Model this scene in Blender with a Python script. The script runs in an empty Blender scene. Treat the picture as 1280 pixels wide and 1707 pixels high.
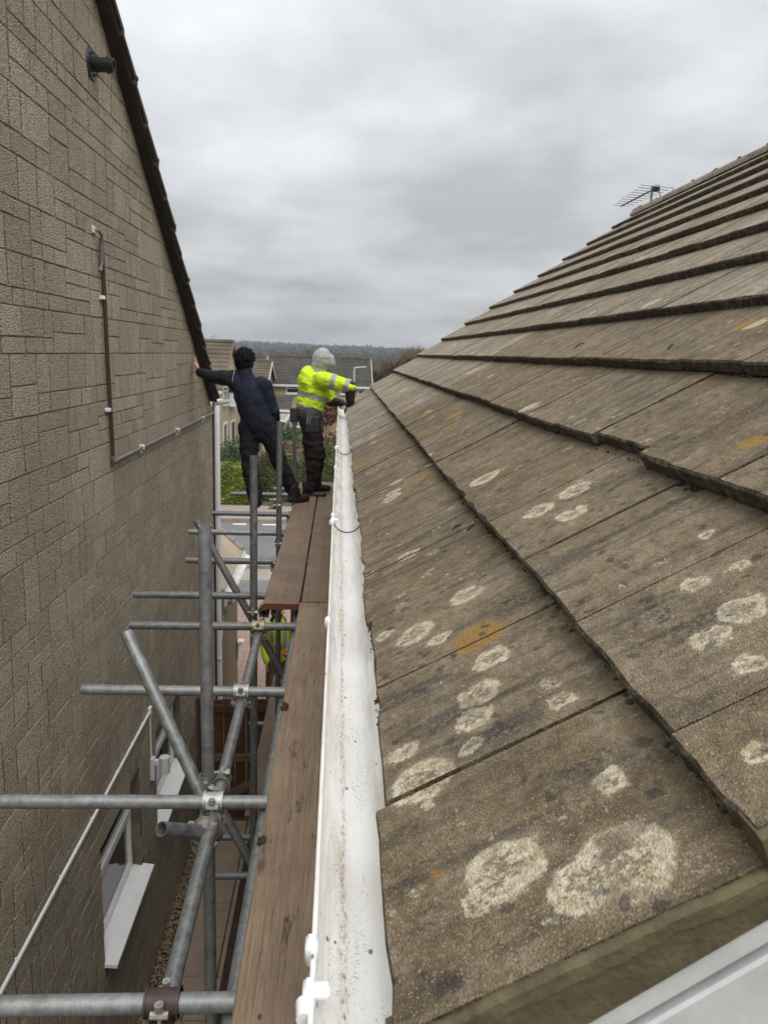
import bpy, bmesh, math, random
import numpy as np
from mathutils import Vector, Matrix, noise

rnd = random.Random(7)
R = math.radians
H = 5.35                       # camera height above the ground, metres
sc = bpy.context.scene
col = sc.collection

# ------------------------------------------------------------------ camera
F, ROLL, VPX, VPY, CX, CY = 1282.0, 0.034, 568.0, 588.0, 640.0, 853.5
_v = np.array([VPX - CX, VPY - CY, F]); _Y = _v / np.linalg.norm(_v)
_n = np.cross(_v + 100 * np.array([math.cos(ROLL), math.sin(ROLL), 0]), _v); _n /= np.linalg.norm(_n)
if _n[1] > 0: _n = -_n
_X = np.cross(_Y, _n)
if _X[0] < 0: _X = -_X
CM = np.stack([_X, _Y, _n], 1)          # world -> camera (x right, y down, z forward)
cd = bpy.data.cameras.new('camera'); cam = bpy.data.objects.new('camera', cd); col.objects.link(cam)
cd.sensor_fit = 'VERTICAL'; cd.sensor_height = 24.0; cd.lens = 24.0 * F / 1707.0
cd.clip_start = 0.02; cd.clip_end = 6000
cd.dof.use_dof = True; cd.dof.focus_distance = 1.9; cd.dof.aperture_fstop = 7.0
mw = Matrix.Identity(4)
for i in range(3):
    mw[i][0] = CM[0, i]; mw[i][1] = -CM[1, i]; mw[i][2] = -CM[2, i]
mw[2][3] = H
cam.matrix_world = mw
sc.camera = cam

def project(p):
    c = CM @ np.array([p[0], p[1], p[2] - H])
    if c[2] < 0.05: return None
    return CX + F * c[0] / c[2], CY + F * c[1] / c[2]

# ------------------------------------------------------------------ sky, sun, exposure
SUN_EL, SUN_AZ = 56.0, 155.0      # sun azimuth measured clockwise from +Y
world = bpy.data.worlds.new('World'); sc.world = world; world.use_nodes = True
nt = world.node_tree; nt.nodes.clear()
def wn(t, **k):
    n = nt.nodes.new(t)
    for a, b in k.items(): setattr(n, a, b)
    return n
def wl(a, b): nt.links.new(a, b)
out = wn('ShaderNodeOutputWorld'); bg = wn('ShaderNodeBackground')
sky = wn('ShaderNodeTexSky', sky_type='NISHITA'); sky.sun_disc = False
sky.sun_elevation = R(SUN_EL); sky.sun_rotation = R(SUN_AZ); sky.air_density = 1.0; sky.dust_density = 3.0
skm = wn('ShaderNodeVectorMath', operation='SCALE'); skm.inputs['Scale'].default_value = 0.1
wl(sky.outputs[0], skm.inputs[0])
tc = wn('ShaderNodeTexCoord'); sep = wn('ShaderNodeSeparateXYZ'); wl(tc.outputs['Generated'], sep.inputs[0])
zz = wn('ShaderNodeMath', operation='MAXIMUM'); wl(sep.outputs[2], zz.inputs[0]); zz.inputs[1].default_value = 0.0
za = wn('ShaderNodeMath', operation='ADD'); wl(zz.outputs[0], za.inputs[0]); za.inputs[1].default_value = 0.16
dv = wn('ShaderNodeVectorMath', operation='DIVIDE'); wl(tc.outputs['Generated'], dv.inputs[0])
cz = wn('ShaderNodeCombineXYZ')
for i in range(3): wl(za.outputs[0], cz.inputs[i])
wl(cz.outputs[0], dv.inputs[1])
mp = wn('ShaderNodeMapping'); wl(dv.outputs[0], mp.inputs[0])
mp.inputs['Location'].default_value = (1.4, 0.35, 0.0); mp.inputs['Scale'].default_value = (1.0, 0.85, 0.0)
nz = wn('ShaderNodeTexNoise'); nz.inputs['Scale'].default_value = 1.25; nz.inputs['Detail'].default_value = 7; nz.inputs['Roughness'].default_value = 0.52; nz.inputs['Distortion'].default_value = 0.1
wl(mp.outputs[0], nz.inputs['Vector'])
cr = wn('ShaderNodeValToRGB'); wl(nz.outputs['Fac'], cr.inputs[0])
e = cr.color_ramp.elements
e[0].position = 0.36; e[0].color = (0.325, 0.337, 0.35, 1)
e[1].position = 0.66; e[1].color = (0.535, 0.542, 0.552, 1)
q = cr.color_ramp.elements.new(0.5); q.color = (0.42, 0.43, 0.44, 1)
gr = wn('ShaderNodeMath', operation='MULTIPLY_ADD'); wl(zz.outputs[0], gr.inputs[0]); gr.inputs[1].default_value = 1.55; gr.inputs[2].default_value = 0.74
cm = wn('ShaderNodeVectorMath', operation='SCALE'); wl(cr.outputs[0], cm.inputs[0]); wl(gr.outputs[0], cm.inputs['Scale'])
mx = wn('ShaderNodeMix', data_type='RGBA'); mx.inputs[0].default_value = 0.93
wl(skm.outputs[0], mx.inputs[6]); wl(cm.outputs[0], mx.inputs[7])
wl(mx.outputs[2], bg.inputs[0]); bg.inputs[1].default_value = 1.0
wl(bg.outputs[0], out.inputs[0])

sd = bpy.data.lights.new('sun', 'SUN'); sun = bpy.data.objects.new('sun', sd); col.objects.link(sun)
sd.energy = 1.5; sd.angle = R(50); sd.color = (1.0, 0.975, 0.94)
az = R(SUN_AZ); el = R(SUN_EL)
sdir = Vector((math.sin(az) * math.cos(el), math.cos(az) * math.cos(el), math.sin(el)))
sun.rotation_euler = sdir.to_track_quat('Z', 'Y').to_euler(); sun.location = (0, -5, 30)
sc.render.engine = 'CYCLES'
sc.cycles.max_bounces = 6; sc.cycles.diffuse_bounces = 3; sc.cycles.glossy_bounces = 3; sc.cycles.transmission_bounces = 2
sc.view_settings.view_transform = 'Standard'; sc.view_settings.look = 'None'
sc.view_settings.exposure = 0.64; sc.view_settings.gamma = 1.0; sc.view_settings.use_curve_mapping = False
sc.render.resolution_x = 767; sc.render.resolution_y = 1024

# ------------------------------------------------------------------ materials
class Mat:
    def __init__(s, name):
        s.m = bpy.data.materials.new(name); s.m.use_nodes = True
        s.t = s.m.node_tree; s.b = s.t.nodes['Principled BSDF']
        s.tc = s.n('ShaderNodeTexCoord'); s.P = s.tc.outputs['Object']
    def n(s, t, **k):
        x = s.t.nodes.new(t)
        for a, b in k.items(): setattr(x, a, b)
        return x
    def put(s, sock, v):
        if isinstance(v, bpy.types.NodeSocket): s.t.links.new(v, sock)
        else:
            if hasattr(sock.default_value, '__len__') and len(sock.default_value) == 4 and len(v) == 3: v = (*v, 1)
            sock.default_value = v
    def math(s, op, a, b=0.0, c=None, clamp=False):
        x = s.n('ShaderNodeMath', operation=op); x.use_clamp = clamp
        s.put(x.inputs[0], a); s.put(x.inputs[1], b)
        if c is not None: s.put(x.inputs[2], c)
        return x.outputs[0]
    def map(s, v, scale=(1, 1, 1), loc=(0, 0, 0), rot=(0, 0, 0)):
        x = s.n('ShaderNodeMapping'); s.put(x.inputs[0], v)
        x.inputs['Scale'].default_value = scale; x.inputs['Location'].default_value = loc; x.inputs['Rotation'].default_value = rot
        return x.outputs[0]
    def noise(s, v, scale, detail=3, rough=0.55, dist=0.0, colour=False):
        x = s.n('ShaderNodeTexNoise'); s.put(x.inputs['Vector'], v)
        x.inputs['Scale'].default_value = scale; x.inputs['Detail'].default_value = detail
        x.inputs['Roughness'].default_value = rough; x.inputs['Distortion'].default_value = dist
        return x.outputs['Color'] if colour else x.outputs['Fac']
    def voro(s, v, scale, rand=1.0, feature='F1'):
        x = s.n('ShaderNodeTexVoronoi', feature=feature); s.put(x.inputs['Vector'], v)
        x.inputs['Scale'].default_value = scale; x.inputs['Randomness'].default_value = rand
        return x
    def ramp(s, f, stops):
        x = s.n('ShaderNodeValToRGB'); s.put(x.inputs[0], f)
        el = x.color_ramp.elements
        while len(el) < len(stops): el.new(0.5)
        for k, (p, c) in enumerate(stops):
            el[k].position = p
            el[k].color = (c, c, c, 1) if not hasattr(c, '__len__') else (*c, 1)
        return x.outputs[0]
    def step(s, f, a, b, lo=0.0, hi=1.0):
        x = s.n('ShaderNodeMapRange'); s.put(x.inputs[0], f)
        x.inputs[1].default_value = a; x.inputs[2].default_value = b; x.inputs[3].default_value = lo; x.inputs[4].default_value = hi
        return x.outputs[0]
    def mix(s, f, a, b, mode='MIX'):
        x = s.n('ShaderNodeMix', data_type='RGBA', blend_type=mode)
        s.put(x.inputs[0], f); s.put(x.inputs[6], a); s.put(x.inputs[7], b)
        return x.outputs[2]
    def vadd(s, a, b):
        x = s.n('ShaderNodeVectorMath', operation='ADD'); s.put(x.inputs[0], a); s.put(x.inputs[1], b); return x.outputs[0]
    def vscale(s, a, k):
        x = s.n('ShaderNodeVectorMath', operation='SCALE'); s.put(x.inputs[0], a); s.put(x.inputs['Scale'], k); return x.outputs[0]
    def rand(s):
        a = s.n('ShaderNodeObjectInfo').outputs['Random']; b = s.n('ShaderNodeNewGeometry').outputs['Random Per Island']
        return s.math('FRACT', s.math('ADD', s.math('MULTIPLY', a, 7.3), b))
    def bump(s, h, dist, strength=1.0):
        x = s.n('ShaderNodeBump'); x.inputs['Distance'].default_value = dist; x.inputs['Strength'].default_value = strength
        s.put(x.inputs['Height'], h)
        s.t.links.new(x.outputs[0], s.b.inputs['Normal'])
    def done(s, colour, rough=0.8, metal=0.0, spec=0.5):
        s.put(s.b.inputs['Base Color'], colour); s.put(s.b.inputs['Roughness'], rough); s.put(s.b.inputs['Metallic'], metal)
        s.b.inputs['Specular IOR Level'].default_value = spec
        return s.m

LICH = [(0.134, 1.94, 0.028), (0.223, 1.477, 0.034), (0.1, 1.406, 0.037), (0.14, 1.33, 0.021), (0.037, 1.47, 0.019), (0.211, 1.158, 0.03), (0.171, 1.07, 0.031), (0.151, 1.006, 0.026), (0.133, 0.942, 0.016), (0.04, 1.004, 0.02), (0.06, 0.916, 0.04), (0.273, 0.949, 0.02), (0.057, 0.863, 0.009), (0.126, 0.697, 0.041), (0.088, 0.672, 0.018), (0.238, 0.636, 0.046), (0.196, 0.630, 0.034), (0.266, 0.749, 0.019), (0.426, 2.192, 0.043), (0.454, 1.664, 0.036), (0.497, 1.537, 0.031), (0.548, 1.679, 0.037), (0.601, 1.153, 0.014), (0.517, 1.017, 0.02), (0.462, 0.869, 0.022), (0.523, 0.897, 0.03), (0.468, 0.783, 0.019), (0.142, 2.736, 0.037), (0.577, 1.01, 0.013), (0.402, 0.647, 0.015)]
ORNG = [(0.206, 1.261, 0.044), (0.569, 3.682, 0.05), (0.501, 3.441, 0.031), (0.484, 4.236, 0.05), (0.388, 3.623, 0.03), (0.807, 1.325, 0.025), (0.034, 3.826, 0.035), (0.037, 4.08, 0.04), (0.271, 2.834, 0.036), (0.049, 0.742, 0.007), (1.247, 2.12, 0.035)]
DARK = [(0.039, 0.689, 0.012), (0.022, 0.742, 0.012), (0.02, 0.665, 0.012), (0.317, 0.757, 0.013), (0.122, 1.04, 0.034), (0.173, 0.938, 0.03), (0.461, 0.915, 0.034), (0.356, 1.304, 0.035), (0.455, 0.995, 0.03), (0.036, 0.766, 0.014), (0.609, 1.628, 0.042), (0.32, 1.33, 0.05), (0.25, 0.80, 0.03)]

def mat_tile(name, mossy, near):
    m = Mat(name); P = m.P
    fine = m.noise(P, 420, 2, 0.7)
    mid = m.noise(P, 60, 4, 0.68)
    big = m.noise(P, 3.6, 4, 0.62)
    streak = m.noise(m.map(P, (2.6, 21, 3)), 1.0, 5, 0.64, 0.5)
    rv = m.rand()
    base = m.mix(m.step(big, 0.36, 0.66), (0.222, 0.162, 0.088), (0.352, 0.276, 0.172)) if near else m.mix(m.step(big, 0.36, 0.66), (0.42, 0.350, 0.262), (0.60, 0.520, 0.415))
    base = m.mix(m.step(rv, 0, 1, 0.0, 0.55), base, (0.37, 0.302, 0.208))
    base = m.mix(m.step(m.noise(P, 1.5, 5, 0.66), 0.46, 0.66, 0, 0.42), base, (0.090, 0.072, 0.052))
    mot = m.noise(P, 13, 4, 0.76)
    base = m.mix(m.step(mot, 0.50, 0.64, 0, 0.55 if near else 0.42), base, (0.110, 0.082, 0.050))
    base = m.mix(m.step(mot, 0.46, 0.36, 0, 0.55), base, (0.43, 0.365, 0.275))
    base = m.mix(m.step(mid, 0.45, 0.66, 0, 0.50), base, (0.082, 0.060, 0.034))
    base = m.mix(m.step(streak, 0.51, 0.66, 0, 0.78), base, (0.068, 0.060, 0.054))
    base = m.mix(m.step(m.noise(m.map(P, (5, 34, 5), (2, 7, 1)), 1.0, 4, 0.66), 0.56, 0.72, 0, 0.45), base, (0.33, 0.285, 0.215))
    # aggregate grains
    gv = m.voro(P, 380)
    gsel = m.n('ShaderNodeSeparateColor'); m.t.links.new(gv.outputs['Color'], gsel.inputs[0])
    dots = m.step(gv.outputs['Distance'], 0.50, 0.26)
    base = m.mix(m.math('MULTIPLY', m.math('MULTIPLY', dots, m.step(gsel.outputs[0], 0.70, 0.84)), 0.80), base, (0.66, 0.50, 0.27))
    base = m.mix(m.math('MULTIPLY', m.math('MULTIPLY', dots, m.step(gsel.outputs[1], 0.62, 0.80)), 0.65), base, (0.050, 0.036, 0.022))
    base = m.mix(m.step(fine, 0.32, 0.70, 0.40, 0.0), base, (0.045, 0.034, 0.022))
    # lichen: the named near patches, and a random scatter beyond them
    sub = m.n('ShaderNodeVectorMath', operation='SUBTRACT'); m.put(sub.inputs[0], m.noise(P, 24, 5, 0.70, colour=True)); sub.inputs[1].default_value = (0.5, 0.5, 0.5)
    flat = m.map(m.vadd(P, m.vscale(sub.outputs[0], 0.052)), (1, 1, 0))
    crust = m.noise(P, 150, 4, 0.78)
    patch = m.noise(P, 17, 3, 0.6)
    far = m.n('ShaderNodeSeparateXYZ'); m.put(far.inputs[0], P)
    def spots(lst):
        cur = None
        for (x, y, r) in lst:
            d = m.n('ShaderNodeVectorMath', operation='DISTANCE'); m.put(d.inputs[0], flat); d.inputs[1].default_value = (x, y, 0)
            q = m.math('DIVIDE', d.outputs['Value'], r * 1.12)
            cur = q if cur is None else m.math('MINIMUM', cur, q)
        return cur
    def scatter(scale, ch, lo, rmax, loc=(0, 0, 0), gate=None):
        vo = m.voro(m.map(flat, loc=loc), scale); vs = m.n('ShaderNodeSeparateColor'); m.t.links.new(vo.outputs['Color'], vs.inputs[0])
        rad = m.step(vs.outputs[ch], lo, 1.0, 0.0, rmax)
        if gate is not None: rad = m.math('MULTIPLY', rad, gate)
        return m.math('DIVIDE', vo.outputs['Distance'], m.math('ADD', rad, 0.0005))
    small = m.math('MINIMUM', scatter(15, 1, 0.55, 0.30), scatter(40, 0, 0.70, 0.34, (5.2, 0.7, 0)))
    if near: gate = m.math('MAXIMUM', m.step(far.outputs[1], 2.0, 2.6), m.step(far.outputs[0], 0.66, 0.74)); dl = m.math('MINIMUM', spots(LICH), scatter(5.5, 0, 0.52, 0.27, gate=gate))
    else: gate = None; dl = scatter(5.5, 0, 0.50, 0.27)
    thr = m.step(dl, 0.35, 0.88, 0.455, 0.29)
    fill = m.math('MULTIPLY', m.step(dl, 1.06, 0.90), m.step(m.math('SUBTRACT', crust, thr), -0.03, 0.07))
    fill = m.math('MULTIPLY', fill, m.step(patch, 0.30, 0.42, 0.25, 1.0))
    halo = m.math('MULTIPLY', m.step(dl, 1.35, 0.8), 0.22)
    sml = m.math('MULTIPLY', m.step(small, 1.1, 0.8), m.step(crust, 0.42, 0.54, 0, 0.8))
    lm = m.math('MAXIMUM', m.math('MAXIMUM', fill, halo), sml, clamp=True)
    lc = m.mix(m.step(m.noise(P, 70, 5, 0.7), 0.40, 0.60), (0.46, 0.36, 0.22), (0.72, 0.64, 0.49))
    base = m.mix(m.math('MULTIPLY', lm, 0.90), base, lc)
    om = m.math('MULTIPLY', m.step(scatter(2.6, 2, 0.66, 0.18, (3.1, 1.7, 0), m.step(far.outputs[1], 2.4, 3.2)), 1.15, 0.6), m.step(crust, 0.36, 0.60, 0.1, 0.75))
    if near: om = m.math('MAXIMUM', om, m.math('MULTIPLY', m.step(spots(ORNG), 1.12, 0.85), m.step(crust, 0.30, 0.52, 0.35, 1.0)), clamp=True)
    base = m.mix(m.math('MULTIPLY', om, 0.85), base, m.mix(m.step(fine, 0.4, 0.6), (0.27, 0.135, 0.025), (0.43, 0.25, 0.055)))
    kk = scatter(36, 2, 0.72, 0.34, (1.3, 4.4, 0))
    if near:
        fl2 = m.map(flat, (0.42, 1.0, 0)); sv = flat; flat = fl2
        ds = spots([(x_ * 0.42, y_, r_ * 0.75) for (x_, y_, r_) in DARK]); flat = sv
        kd = m.math('MULTIPLY', m.step(ds, 1.5, 0.3), m.step(m.math('ADD', crust, m.math('MULTIPLY', streak, 0.5)), 0.66, 0.84))
        base = m.mix(m.math('MULTIPLY', kd, 0.78), base, (0.034, 0.032, 0.033))
    base = m.mix(m.math('MULTIPLY', m.step(kk, 1.10, 0.85), 0.62), base, (0.036, 0.033, 0.032))
    hgt = m.math('ADD', m.math('MULTIPLY', gv.outputs['Distance'], -0.7), m.math('ADD', fine, m.math('MULTIPLY', lm, 0.7)))
    if mossy:
        mo = m.step(m.noise(P, 34, 4, 0.7), 0.36, 0.58)
        base = m.mix(m.step(mo, 0, 1, 0.45, 0.93), base, m.mix(m.step(m.noise(P, 90, 3), 0.4, 0.62), (0.034, 0.026, 0.012), (0.100, 0.078, 0.032)))
        hgt = m.math('ADD', hgt, m.math('MULTIPLY', m.noise(P, 70, 4, 0.7), 2.0))
        m.bump(hgt, 0.006, 1.0)
    else:
        m.bump(m.math('ADD', hgt, m.math('MULTIPLY', mid, 1.2)), 0.0042, 1.0)
    return m.done(base, 0.88, spec=0.3)

def mat_simple(name, c, rough=0.7, metal=0.0, var=0.18, scale=14, bump=0.0, bscale=120, spec=0.5):
    m = Mat(name)
    n = m.noise(m.P, scale, 4, 0.6)
    d = tuple(x * (1 - var) for x in c); l = tuple(min(1, x * (1 + var)) for x in c)
    base = m.mix(m.step(n, 0.3, 0.7), d, l)
    if bump: m.bump(m.noise(m.P, bscale, 3, 0.6), bump, 0.8)
    return m.done(base, rough, metal, spec)

def mat_stone(name, a, b, c, joints=False):
    m = Mat(name); P = m.P
    rv = m.rand()
    base = m.mix(m.step(rv, 0.0, 1.0), a, b)
    base = m.mix(m.step(m.noise(P, 1.1, 5, 0.62), 0.42, 0.70, 0, 0.60), base, c)
    base = m.mix(m.step(m.noise(m.map(P, (4, 4, 0.5)), 1.4, 3, 0.6), 0.52, 0.75, 0, 0.45), base, c)
    g = m.voro(P, 105); gs = m.n('ShaderNodeSeparateColor'); m.t.links.new(g.outputs['Color'], gs.inputs[0])
    dot = m.step(g.outputs['Distance'], 0.55, 0.25)
    base = m.mix(m.math('MULTIPLY', m.math('MULTIPLY', dot, m.step(gs.outputs[0], 0.60, 0.74)), 0.70), base, (0.72, 0.65, 0.52))
    base = m.mix(m.math('MULTIPLY', m.math('MULTIPLY', dot, m.step(gs.outputs[1], 0.52, 0.70)), 0.80), base, (0.085, 0.070, 0.050))
    f = m.noise(P, 150, 3, 0.72)
    base = m.mix(m.step(f, 0.36, 0.66, 0.55, 0.0), base, (0.10, 0.083, 0.06))
    m.bump(m.math('ADD', m.math('MULTIPLY', g.outputs['Distance'], -1.2), m.math('ADD', f, m.noise(P, 34, 4, 0.65))), 0.010, 1.0)
    return m.done(base, 0.9, spec=0.25)

def mat_wood(name, a, b, c, scale=1.0, spots=True):
    m = Mat(name); P = m.P
    g = m.noise(m.map(P, (64 * scale, 1.6, 64 * scale)), 1.0, 6, 0.66, 1.2)
    g2 = m.noise(m.map(P, (240 * scale, 6, 240 * scale)), 1.0, 3, 0.6)
    base = m.mix(m.step(g, 0.32, 0.68), a, b)
    base = m.mix(m.step(g2, 0.50, 0.72, 0, 0.7), base, c)
    base = m.mix(m.step(m.noise(P, 4.5, 4, 0.6), 0.42, 0.72, 0, 0.5), base, tuple(x * 0.55 for x in a))
    rv = m.rand(); base = m.mix(m.step(rv, 0, 1, 0, 0.25), base, c)
    if spots:
        k = m.voro(m.map(P, (1, 0.55, 1)), 26); ks = m.n('ShaderNodeSeparateColor'); m.t.links.new(k.outputs['Color'], ks.inputs[0])
        kk = m.math('DIVIDE', k.outputs['Distance'], m.step(ks.outputs[0], 0.80, 1.0, 0.001, 0.20))
        base = m.mix(m.math('MULTIPLY', m.step(kk, 1.1, 0.7), 0.75), base, (0.035, 0.025, 0.018))
        pl = m.step(m.noise(P, 9, 5, 0.7), 0.58, 0.70, 0, 0.40)
        base = m.mix(pl, base, (0.38, 0.31, 0.24))
        base = m.mix(m.step(m.noise(m.map(P, (30, 4, 30), (3, 1, 0)), 1, 5, 0.7), 0.60, 0.68, 0, 0.75), base, (0.05, 0.034, 0.024))
        base = m.mix(m.step(m.noise(P, 130, 4, 0.75), 0.62, 0.70, 0, 0.7), base, (0.04, 0.028, 0.02))
    m.bump(m.math('ADD', g, m.math('MULTIPLY', g2, 0.8)), 0.0025, 0.8)
    return m.done(base, m.step(m.noise(P, 3.0, 3), 0.35, 0.65, 0.48, 0.8), spec=0.4)

def mat_galv(name, c, rust=0.25, metal=0.55):
    m = Mat(name); P = m.P
    n = m.noise(P, 26, 5, 0.65); n2 = m.noise(P, 160, 3, 0.6)
    base = m.mix(m.step(n, 0.3, 0.7), tuple(x * 0.62 for x in c), tuple(min(1, x * 1.28) for x in c))
    base = m.mix(m.step(n2, 0.55, 0.7, 0, 0.35), base, tuple(x * 0.45 for x in c))
    base = m.mix(m.step(m.noise(P, 11, 5, 0.7), 0.60, 0.70, 0, rust), base, (0.16, 0.12, 0.075))
    sp = m.step(m.noise(P, 70, 5, 0.75), 0.60, 0.68, 0, 0.6)
    base = m.mix(sp, base, (0.58, 0.575, 0.54))
    base = m.mix(m.step(m.noise(P, 45, 5, 0.75), 0.60, 0.70, 0, 0.6), base, (0.07, 0.062, 0.05))
    m.bump(n2, 0.0006, 0.6)
    return m.done(base, m.step(n, 0.3, 0.7, 0.38, 0.62), metal)

def mat_gutter():
    m = Mat('stained_white_plastic'); P = m.P
    base = m.mix(m.step(m.noise(P, 6, 4), 0.35, 0.7), (0.80, 0.80, 0.78), (0.73, 0.715, 0.68))
    x = m.n('ShaderNodeSeparateXYZ'); m.put(x.inputs[0], P)
    # silt on the outer and inner sides of the trough, leaving the rinsed bottom clean
    side = m.math('ABSOLUTE', m.math('SUBTRACT', x.outputs[0], 0.042))
    sm = m.math('MULTIPLY', m.step(side, 0.012, 0.030), m.step(m.noise(m.map(P, (60, 5, 60)), 1, 5, 0.7), 0.44, 0.66))
    far = m.step(x.outputs[1], 0.8, 5.0, 0.45, 1.0)
    base = m.mix(m.math('MULTIPLY', sm, far), base, (0.44, 0.36, 0.26))
    sm2 = m.math('MULTIPLY', m.step(side, 0.002, 0.02, 0.15, 1.0), m.step(m.noise(m.map(P, (24, 4, 24)), 1, 5, 0.7), 0.42, 0.75))
    base = m.mix(m.math('MULTIPLY', sm2, 0.62), base, (0.56, 0.49, 0.39))
    # brown silt line
    ln = m.step(m.math('ABSOLUTE', m.math('SUBTRACT', x.outputs[0], m.math('ADD', 0.012, m.math('MULTIPLY', m.noise(m.map(P, (0, 9, 0)), 1, 3), 0.012)))), 0.006, 0.001)
    ln = m.math('MULTIPLY', ln, m.step(m.noise(m.map(P, (260, 70, 260)), 1, 5, 0.75), 0.47, 0.60))
    base = m.mix(m.math('MULTIPLY', ln, m.step(x.outputs[1], 1.2, 0.6, 0.7, 1.0)), base, (0.16, 0.085, 0.030))
    grit = m.math('MULTIPLY', m.step(m.noise(P, 300, 4, 0.8), 0.54, 0.62), m.step(m.noise(m.map(P, (40, 6, 40), (1, 2, 3)), 1, 4, 0.7), 0.46, 0.60))
    base = m.mix(m.math('MULTIPLY', grit, 0.7), base, (0.12, 0.085, 0.05))
    blot = m.n('ShaderNodeVectorMath', operation='DISTANCE'); m.put(blot.inputs[0], m.vadd(m.map(P, (1, 0.45, 0)), m.vscale(m.noise(P, 60, 4, colour=True), 0.02))); blot.inputs[1].default_value = (0.022, 0.29, 0)
    base = m.mix(m.math('MULTIPLY', m.step(blot.outputs['Value'], 0.020, 0.006), 0.8), base, (0.27, 0.16, 0.055))
    gv = m.voro(m.map(P, (1, 0.6, 1)), 120); gs = m.n('ShaderNodeSeparateColor'); m.t.links.new(gv.outputs['Color'], gs.inputs[0])
    k = m.math('DIVIDE', gv.outputs['Distance'], m.step(gs.outputs[0], 0.945, 1.0, 0.001, 0.42))
    base = m.mix(m.math('MULTIPLY', m.step(k, 1.1, 0.8), 0.85), base, (0.06, 0.05, 0.04))
    m.bump(m.noise(P, 200, 3), 0.0004, 0.5)
    return m.done(base, 0.42, spec=0.45)

def mat_roof_far(name, a, b, c):
    m = Mat(name); P = m.P
    base = m.mix(m.step(m.noise(P, 1.2, 5, 0.65), 0.35, 0.65), a, b)
    base = m.mix(m.step(m.noise(m.map(P, (5, 5, 5)), 1.0, 4, 0.8), 0.56, 0.72, 0, 0.6), base, c)
    v = m.voro(m.map(P, (3.4, 1.0, 3.0)), 1.0); vs = m.n('ShaderNodeSeparateColor'); m.t.links.new(v.outputs['Color'], vs.inputs[0])
    base = m.mix(m.step(vs.outputs[0], 0.2, 1.0, 0, 0.35), base, c)
    return m.done(base, 0.9, spec=0.2)

def mat_leaf(name, a, b):
    m = Mat(name)
    rv = m.rand()
    base = m.mix(rv, a, b)
    base = m.mix(m.step(m.noise(m.P, 2.2, 3), 0.4, 0.65, 0, 0.5), base, a)
    m.b.inputs['Subsurface Weight'].default_value = 0.0
    return m.done(base, 0.65, spec=0.3)

M = {}
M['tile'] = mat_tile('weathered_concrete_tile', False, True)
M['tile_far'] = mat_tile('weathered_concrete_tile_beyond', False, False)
M['tile_edge'] = mat_tile('mossy_tile_edge', True, False)
M['moss'] = mat_simple('dry_moss', (0.050, 0.042, 0.020), 0.95, var=0.6, scale=60, bump=0.004, bscale=200)
M['mortar_paint'] = mat_simple('olive_verge_mortar', (0.098, 0.080, 0.044), 0.75, var=0.35, scale=26, bump=0.003, bscale=90, spec=0.25)
M['white'] = mat_simple('white_plastic', (0.78, 0.78, 0.77), 0.38, var=0.05, scale=5)
M['white_dull'] = mat_simple('weathered_white_paint', (0.62, 0.62, 0.60), 0.55, var=0.10, scale=9)
M['gutter'] = mat_gutter()
M['trim'] = mat_simple('grimy_white_trim', (0.50, 0.50, 0.50), 0.5, var=0.12, scale=16)
M['seal'] = mat_simple('black_seal_and_shade', (0.055, 0.06, 0.045), 0.7, var=0.4, scale=90)
M['stone'] = mat_stone('reconstituted_stone', (0.68, 0.588, 0.445), (0.52, 0.445, 0.332), (0.37, 0.315, 0.235))
M['joint'] = mat_simple('dark_wall_mortar', (0.135, 0.110, 0.078), 0.95, var=0.35, scale=9)
M['brown_pipe'] = mat_simple('brown_plastic_pipe', (0.060, 0.026, 0.022), 0.4, var=0.2, scale=8)
M['grey_pipe'] = mat_simple('dusty_grey_pipe', (0.17, 0.15, 0.135), 0.55, var=0.2, scale=12)
M['black'] = mat_simple('black_plastic', (0.012, 0.013, 0.015), 0.45, var=0.3, scale=10)
M['barge'] = mat_simple('dark_brown_bargeboard', (0.032, 0.025, 0.020), 0.7, var=0.4, scale=8, bump=0.001)
M['nroof'] = mat_roof_far('dark_neighbour_tiles', (0.05, 0.045, 0.04), (0.09, 0.08, 0.065), (0.12, 0.11, 0.09))
M['wood'] = mat_wood('scaffold_board_wood', (0.200, 0.134, 0.087), (0.315, 0.222, 0.150), (0.09, 0.060, 0.040))
M['wood_grey'] = mat_wood('weathered_grey_board_wood', (0.270, 0.188, 0.122), (0.42, 0.306, 0.208), (0.125, 0.084, 0.055))
M['wood_end'] = mat_simple('red_painted_board_end', (0.16, 0.050, 0.030), 0.7, var=0.4, scale=40)
M['gate_wood'] = mat_wood('stained_gate_boards', (0.085, 0.043, 0.021), (0.125, 0.066, 0.033), (0.045, 0.024, 0.013), 0.5, False)
M['gate_rail'] = mat_wood('pale_gate_rail', (0.16, 0.115, 0.068), (0.21, 0.155, 0.095), (0.10, 0.072, 0.045), 0.5, False)
M['galv'] = mat_galv('galvanised_tube', (0.275, 0.285, 0.28))
M['galv_dark'] = mat_galv('dull_galvanised_tube', (0.175, 0.182, 0.18), 0.35, 0.45)
M['galv_bright'] = mat_galv('bright_zinc_coupler', (0.52, 0.525, 0.515), 0.4, 0.6)
M['brass'] = mat_galv('yellow_zinc_coupler', (0.40, 0.355, 0.20), 0.5, 0.5)
M['maroon'] = mat_simple('maroon_painted_coupler', (0.060, 0.032, 0.030), 0.5, var=0.35, scale=30, bump=0.0006)
M['bolt'] = mat_galv('bolt_steel', (0.42, 0.40, 0.34), 0.6, 0.6)
M['glass'] = mat_simple('dark_window_glass', (0.012, 0.014, 0.015), 0.06, var=0.2, scale=1.0, spec=0.8)
M['slab'] = mat_simple('buff_paving_slab', (0.30, 0.235, 0.175), 0.85, var=0.14, scale=6, bump=0.001)
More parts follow.
